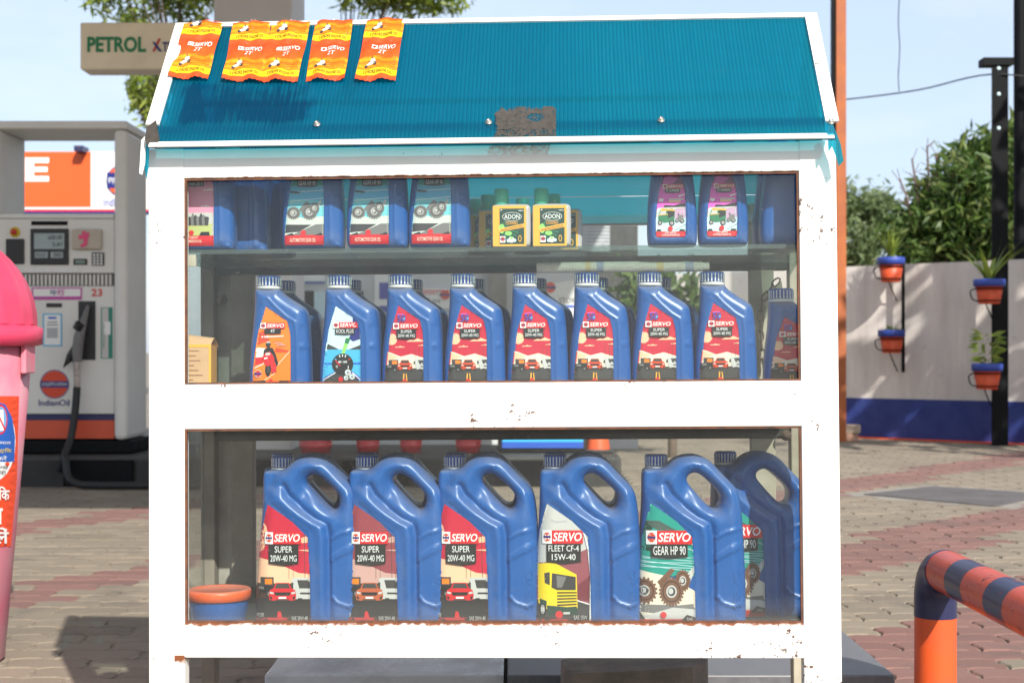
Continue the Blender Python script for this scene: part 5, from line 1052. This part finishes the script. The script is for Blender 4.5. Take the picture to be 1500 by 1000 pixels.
def pole(name, x0, x1, ytop, Y, mat, label, cat='post'):
    a, c = at(x0, ytop, Y), at(x1, ytop, Y); w = c.x-a.x
    r = empty(name, ((a.x+c.x)/2, Y, 0), label, cat); return r, w, a.z
r, w, zt = pole('steel_column', 1220, 1239, -60, 13.6, M_ORANGE, 'tall orange painted steel column in front of the wall')
MB().box((-w*.28, -.02, -.01), (w/2, .12, zt), 0, .004).build('flange', pbr('rust_orange_steel', (.42, .12, .028), .6, .3, 4, .2, 40, col2=(.28, .07, .02)), r); MB().box((-w/2, .0, -.01), (-w*.285, .10, zt)).build('web', M_BLACKP, r)
YPO = 13.05; r, w, zt = pole('iron_post', 1453, 1481, 96, YPO, M_BLACKP, 'black iron post with bolt holes and a bracket top')
o = MB().box((-w/2, 0, -.01), (w/2*.55, .012, zt)).box((w/2*.55, .0, -.01), (w/2*.72, .14, zt)).build('post_plate', M_BLACKP, r); MB().box((-w*.95, -.02, zt+.001), (w*.6, .14, zt+.07)).build('bracket', M_BLACKP, r)
for y in (100.5, 138, 188): q = at(1463, y, YPO); MB().lathe([(0, -.003), (.017, -.003), (.017, 0)], 14, (q.x-r.location.x, -.001, q.z), axis='Y').build('bolt_hole', I['pale'], r)
r, w, zt = pole('iron_pole', 1485, 1503, -40, 13.35, M_BLACKP, 'round black pole standing just beside the bracket topped post'); MB().tube([(0, 0, -.01), (0, 0, zt)], w/2, 14).build('pole', M_BLACKP, r)
wire = MB().tube(spline([at(1100, 160, 13.7), at(1238, 146, 13.7), at(1345, 132, 13.5), at(1453, 109, 13.07), at(1560, 122, 13.0)]), .007, 6).build('overhead_wire', M_RUBBER, label='thin black wire running to the bracket topped post', cat='wire')
MB().tube(spline([at(1319, -30, 13.6), at(1316, 30, 13.6), at(1318, 70, 13.6), at(1316, 110, 13.6), at(1317, 134, 13.58)]), .005, 5).build('hanging_wire', M_RUBBER, label='thin loose wire hanging down from above', cat='wire')
def leafm(name, c1, c2, tr=.35):
    m, t = newmat(name, c1, .5); rn_ = t.n('ShaderNodeNewGeometry').outputs['Random Per Island']; c = t.mix(rn_, c1, c2); t.l(c, t.b.inputs['Base Color'])
    ts = t.n('ShaderNodeBsdfTranslucent'); t.l(t.mix(.5, c, (c1[0]*1.6, c1[1]*1.7, c1[2])), ts.inputs[0]); t.l(t.n('ShaderNodeMixShader', {0: tr, 1: t.b.outputs[0], 2: ts.outputs[0]}).outputs[0], t.o.inputs[0]); return m
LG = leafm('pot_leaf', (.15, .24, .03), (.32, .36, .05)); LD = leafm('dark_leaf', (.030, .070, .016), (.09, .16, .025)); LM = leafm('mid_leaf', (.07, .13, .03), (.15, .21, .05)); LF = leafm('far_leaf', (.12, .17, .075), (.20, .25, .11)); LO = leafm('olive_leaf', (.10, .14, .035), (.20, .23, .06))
M_POT = pbr('orange_pot', (.66, .085, .025), .5, .2, 14); M_RIM = pbr('blue_pot_rim', (.03, .065, .34), .5, .2, 14)
def blade_plant(n, h, spread, w, droop, seed):
    rnd = random.Random(seed); b = MB()
    for i in range(n):
        a = rnd.uniform(0, 6.28); l = h*rnd.uniform(.55, 1.05); s_ = spread*rnd.uniform(.2, 1); d = Vector((math.cos(a), math.sin(a), 0)); sd = Vector((-math.sin(a), math.cos(a), 0)); vs = []; N = 5
        for k in range(N+1):
            t_ = k/N; p = d*(s_*t_**1.4+.02) + Vector((0, 0, l*(t_-droop*t_*t_*s_/spread))); ww = w*(1-t_**2)*.5+.001; vs += [p-sd*ww, p+sd*ww]
        b.add(vs, [(2*k, 2*k+1, 2*k+3, 2*k+2) for k in range(N)], 0, True)
    return b
def pot(x, ytop, ybot, wpx, kind, lb, onpost, seed):
    Y = (YPO-.17) if onpost else wall_at(x)-.24; top, bt = at(x, ytop, Y), at(x, ybot, Y); rr = wpx/2/F*Y; h = top.z-bt.z
    r = empty('hanging_pot', bt, lb, 'flower pot', 'flower pots hung along the wall'); MB().lathe([(0, 0), (rr*.66, 0), (rr*.68, .005), (rr*.88, h*.72), (rr*.80, h*.72)], 26).build('pot', M_POT, r)
    MB().lathe([(rr*.88, h*.70), (rr, h*.715), (rr*1.02, h*.98), (rr*.97, h), (rr*.86, h), (rr*.84, h*.93), (0, h*.92)], 26).build('rim', M_RIM, r)
    b = MB(); ring = lambda z, q: [(q*math.cos(t_), q*math.sin(t_), z) for t_ in np.linspace(0, 2*math.pi, 25)]
    b.tube(ring(h*.62, rr*.93), .006, 6, caps=False).tube(ring(h*.12, rr*.78), .006, 6, caps=False)
    b.tube(spline([(-rr*.93, 0, h*.62), (-rr*1.25, -.01, h*.5), (-rr*1.12, -.01, h*.2), (-rr*.78, 0, h*.12)], 5), .006, 6); b.tube(spline([(0, rr*.8, h*.1), (rr*.4, rr*1.1, -.08), (rr*.8, rr*1.3, -.18)], 5), .006, 6); b.tube([(0, rr*.9, h*.62), (rr*.5, .22, h*.5)], .006, 6); b.build('holder_ring', M_BLACKP, r)
    if kind == 'blade': pl = blade_plant(26, .36, .22, .022, .35, seed)
    elif kind == 'broad': pl = blade_plant(17, .42, .42, .05, .25, seed)
    elif kind == 'low': pl = blade_plant(40, .10, .22, .018, .7, seed)
    else:
        pl = MB(); rnd = random.Random(seed)
        for i in range(70):
            z_ = rnd.uniform(.02, .30); a = rnd.uniform(0, 6.28); q = .03+.10*math.sin(min(1, z_/.3)*2.4); c = Vector((math.cos(a)*q*.5, math.sin(a)*q*.5, z_)); d = Vector((math.cos(a), math.sin(a), rnd.uniform(-.3, .5))).normalized(); sd = d.orthogonal().normalized()*.018; pl.add([c, c+d*.05+sd, c+d*.12, c+d*.05-sd], [(0, 1, 2, 3)])
    o = pl.build('plant', LG, r); o.location = (0, 0, h*.9); return r
pot(1305, 377, 413, 40, 'blade', 'blue rimmed orange pot with upright grassy plant at the top of the wall rod', 0, 1); pot(1449, 409, 445, 45, 'broad', 'blue rimmed orange pot with broad strappy leaves high on the iron post', 1, 2)
pot(1306, 483, 517, 39, 'low', 'blue rimmed orange pot with low sparse plant near the foot of the wall rod', 0, 3); pot(1446, 532, 570, 44, 'bush', 'blue rimmed orange pot with small bushy plant low on the iron post', 1, 4)
Yr = wall_at(1323)-.1; a0 = at(1323, 545, Yr); MB().tube([a0, at(1323, 384, Yr)], .018, 8).build('pot_rod', M_BLACKP, label='black upright rod on the wall that carries two pots', cat='rod')
for i, (x, y, z, rz, lb) in enumerate(((1246, 640, 0, .1, 'clay brick lying on the paving under the other one at the orange column'), (1250, 640, .0805, -.12, 'pale topped brick lying on another brick at the orange column'))):
    q = gnd(x, 641); o = bx('loose_brick', (-.12, -.06, 0), (.12, .06, .08), M_BRICK if i == 0 else pbr('pale_brick', (.46, .36, .28), .9, .3, 20, .4, 120), bev=.008, label=lb, cat='brick'); o.location = (q.x-.19, q.y-.55, z); o.rotation_euler[2] = rz

# ================================================================== TREES
def crown(center, rad, n, size, mats, seed, clumps=26, asp=2.2, tight=.26, droop=0.0):
    rs = np.random.RandomState(seed); c = np.array(center); rad = np.array(rad)
    cc = rs.normal(size=(clumps, 3)); cc /= np.linalg.norm(cc, axis=1)[:, None]; cc *= rs.uniform(.35, .95, (clumps, 1)); V = []; Fs = []; mi = []
    wts = rs.uniform(.4, 1.4, clumps); wts /= wts.sum(); which = rs.choice(clumps, n, p=wts); off_ = rs.normal(size=(n, 3))*tight
    P = c + (cc[which]+off_)*rad; D_ = rs.normal(size=(n, 3)) + off_*2; D_[:, 2] -= droop; D_ /= np.linalg.norm(D_, axis=1)[:, None]; U = rs.normal(size=(n, 3)); U -= (U*D_).sum(1)[:, None]*D_; U /= np.linalg.norm(U, axis=1)[:, None]
    s_ = size*rs.uniform(.6, 1.3, (n, 1)); l = D_*s_*asp/2; w_ = U*s_/2; V = np.stack([P-l, P+w_*.9-l*.1, P+l, P-w_*.9-l*.1], 1).reshape(-1, 3)
    me = bpy.data.meshes.new('crown'); me.from_pydata(V.tolist(), [], [(4*i, 4*i+1, 4*i+2, 4*i+3) for i in range(n)]); me.polygons.foreach_set('material_index', rs.randint(0, len(mats), n)[:]) 
    for m_ in mats: me.materials.append(m_)
    return me, c+cc*rad
def tree(name, base, crowns, mats, label, cat, trunk_r, seed, **k):
    r = empty(name, base, label, cat); rnd = random.Random(seed); b = MB(); B = Vector(base)
    for j, (c, rad, n, sz) in enumerate(crowns):
        me, cc = crown(Vector(c)-B, rad, n, sz, mats, seed+j, **k); obj('crown', me, r); c0 = Vector(c)-B
        st = Vector((0, 0, -.06)); b.tube(spline([st, Vector((c0.x*.15, c0.y*.15, c0.z*.45)), c0*.8+Vector((0, 0, 0)), c0]), [trunk_r*(1-.75*i/18) for i in range(19)], 8)
        for q in cc[::3]: q = Vector(q); b.tube([c0*.7, (c0*.7+q)/2+Vector((0, 0, -.1*rad[2])), q], [trunk_r*.35, trunk_r*.2, trunk_r*.08], 6)
    b.build('trunk', M_BARK, r); return r
Yt = 23.
tree('shade_tree', (at(345, 500, Yt).x, Yt, 0), [(at(225, -45, Yt), (1.5, 1.3, 1.0), 5200, .055), (at(214, 125, Yt), (.36, .6, .80), 900, .05), (at(575, -32, Yt), (1.25, 1.2, .68), 4500, .055), (at(390, -190, Yt), (3.0, 2.0, 1.4), 6000, .06)], [LO, LG, LG], 'airy leafy tree rising behind the petrol sign and column', 'tree', .06, 11, clumps=60, asp=4.0, tight=.13, droop=.6)
Yt = 30.; tree('roadside_tree', (at(1255, 500, Yt).x, Yt, 0), [(at(1252, 345, Yt), (.85, 1., 1.10), 5000, .06), (at(1292, 300, Yt), (.35, .5, .3), 500, .06), (at(1160, 340, Yt), (.9, 1., 1.2), 3000, .06)], [LF], 'pale distant tree beside the orange column', 'tree', .10, 21, clumps=42, asp=3.2, tight=.15)
Yt = 17.5; tree('dense_tree', (at(1470, 500, Yt).x, Yt, 0), [(at(1432, 300, Yt), (.85, .9, .72), 11000, .05), (at(1490, 270, Yt), (.80, .8, .70), 7000, .065), (at(1355, 350, Yt), (.52, .7, .38), 7000, .042)], [LD, LD, LM, LO], 'dense dark green tree growing behind the wall and iron post', 'tree', .09, 31, clumps=60, asp=3.4, tight=.17)
b = MB(); rnd = random.Random(5); Yt = 17.2; bs = at(1372, 380, Yt)
r = empty('dry_shrub', (bs.x, Yt, 0), 'bare dry twigs sticking up behind the wall', 'shrub')
for x0, y0, ln in ((1336, 232, 8), (1358, 214, 10), (1372, 225, 8), (1318, 262, 6), (1398, 235, 7)):
    p0, p1 = Vector((bs.x, Yt, 0)), at(x0, y0, Yt); mid = at((x0*2+1372)/3, 330, Yt); o_ = Vector((bs.x, Yt, 0))
    b.tube(spline([p0-o_, mid-o_, p1-o_]), .012, 5)
    for k in range(ln): q = mid.lerp(p1, rnd.uniform(.35, 1)); b.tube([q-o_, q+Vector((rnd.uniform(-.12, .12), 0, rnd.uniform(.04, .16)))-o_], .005, 4)
b.build('stems', M_TWIG, r)
Yt = 11.6; tree('leafy_shrub', (at(985, 600, Yt).x, Yt, -.01), [(at(985, 470, Yt), (.42, .35, .55), 1500, .07)], [LD, LM], 'leafy green shrub behind the cabinet near the store board', 'shrub', .04, 41, clumps=20)
tree('unseen_shading_tree', (8.6, 9.2, 0), [((7.4, 8.9, 4.4), (2.2, 2.2, 1.6), 800, .22)], [LD, LM], 'broad unseen tree beside the forecourt, added to shade the wall', 'tree', .2, 51, clumps=30)  # out of view; added on the sun side to dapple the wall with shade

# ================================================================== BIN AND BARRIER
BX, BY = -1.60, 3.94; bin_ = empty('litter_bin', (BX, BY, 0), 'tall pink plastic litter bin with domed lid and orange sticker', 'litter bin')
def brad(z): return .185+.075*min(1, z/.9)
MB().lathe([(0, .0), (.175, .0), (.185, .01), (brad(.45), .45), (brad(.9), .9), (.25, .9)], 48).build('bin_body', M_PINK, bin_)
MB().lathe([(.262, .875), (.285, .88), (.287, .925), (.275, .93), (.268, .935)], 48).build('lid_rim', M_PINKLID, bin_)
b = MB(); prof = [(math.cos(t_)*.268, .935+math.sin(t_)*.27) for t_ in np.linspace(0, math.pi/2, 14)]; vs = []; n = 96
for rr, z_ in prof:
    for k in range(n): a_ = 2*math.pi*k/n; q = rr*(1+.012*(1 if k % 4 < 2 else 0)*(rr > .05)); vs.append((q*math.cos(a_), q*math.sin(a_), z_))
b.add(vs, [(i*n+k, i*n+(k+1) % n, (i+1)*n+(k+1) % n, (i+1)*n+k) for i in range(len(prof)-1) for k in range(n)], 0, True); b.build('dome_lid', M_PINKLID, bin_)
MB().box((.255, -.05, .80), (.27, .03, .879), 0, .004).build('latch', M_PINK, bin_)
bc = PX+F*BX/BY
def binmap(P, K):       # sticker drawn in photo pixels, wrapped on the bin
    out = []
    for (x, y), k in zip(P, K):
        o = Vector((0, 0, CH)); d = at(x, y, 1)-o; z = .5
        for _ in range(6):
            rr = brad(z)+.0015+k*4; A_ = d.x**2+d.y**2; B_ = -2*(d.x*BX+d.y*BY); C_ = BX*BX+BY*BY-rr*rr; ds = B_*B_-4*A_*C_
            t_ = (-B_-math.sqrt(max(0, ds)))/(2*A_); z = CH+d.z*t_
        out.append((d.x*t_-BX, d.y*t_-BY, z))
    return np.array(out)
a = Art(); a.poly([(-190, 580), (28, 580), (27, 620), (25, 700), (16, 800), (-190, 800)], ink(238, 78, 40)); a.circ(-8, 646, 31, I['white'], 58); a.poly([(-39, 640), (-36, 610), (-25, 592), (-8, 587), (8, 592), (18, 612), (22, 640), (21, 676), (-38, 676)], ink(35, 95, 185)); a.circ(1, 614, 10, I['red'], 22); a.circ(1, 614, 8.5, ink(120, 170, 220), 19); a.poly([(-3, 600), (5, 600), (6, 630), (-4, 630)], I['white']); a.line([(-5, 602), (7, 628)], 2.2, I['red'])
a.text('का इस्तेमाल', -28, 652, 16, 645, I['white'], .0); a.text('न प्लास्टिक', -26, 664, 17, 656, I['yellow'], .0); a.text('ना करें', -18, 674, 10, 667, I['white'], .0); a.text('साफ रखें', -20, 686, 12, 680, I['black'], .0); a.text('कचरा', -14, 695, 9, 689, I['black'], .0)
a.text('प्लास्टिक', -42, 738, 14, 712, I['white'], .02); a.text('कचरा', -40, 768, 4, 744, I['white'], .02); a.text('डालें', -32, 796, 13, 772, I['white'], .02)
obj('sticker', a.mesh('sticker', binmap, 14), bin_)
PR = .045; X0 = .929; zc = .39; Y0 = 3.12
bar_ = empty('pipe_barrier', (X0, Y0, 0), 'orange pipe barrier with navy bands bent over at the top', 'barrier'); el = .075
MB().tube([(0, 0, -.03), (0, 0, zc-el-.035)], PR, 28).build('upright', M_ORANGE, bar_)
MB().tube([(0, 0, zc-el-.0345)] + [(.008*0, -el+el*math.cos(t_), zc-el+el*math.sin(t_)) for t_ in np.linspace(0, math.pi/2, 12)], PR+.0008, 28).build('elbow', M_NAVY, bar_)
ys = [0.0755, .20, .30, .43, .53, .66, .76, .9, 1.0, 1.13, 1.23, 1.36, 1.46, 1.6, 1.7]
dx = .012
for i in range(len(ys)-1): MB().tube([(dx*ys[i], -ys[i], zc), (dx*ys[i+1], -ys[i+1]+.0004, zc)], PR, 28).build('rail_section', [M_REDP, M_NAVY][i % 2], bar_)
MB().tube([(dx*1.6, -1.74, zc-PR), (dx*1.6, -1.74, -.03)], PR, 28).build('upright', M_ORANGE, bar_)
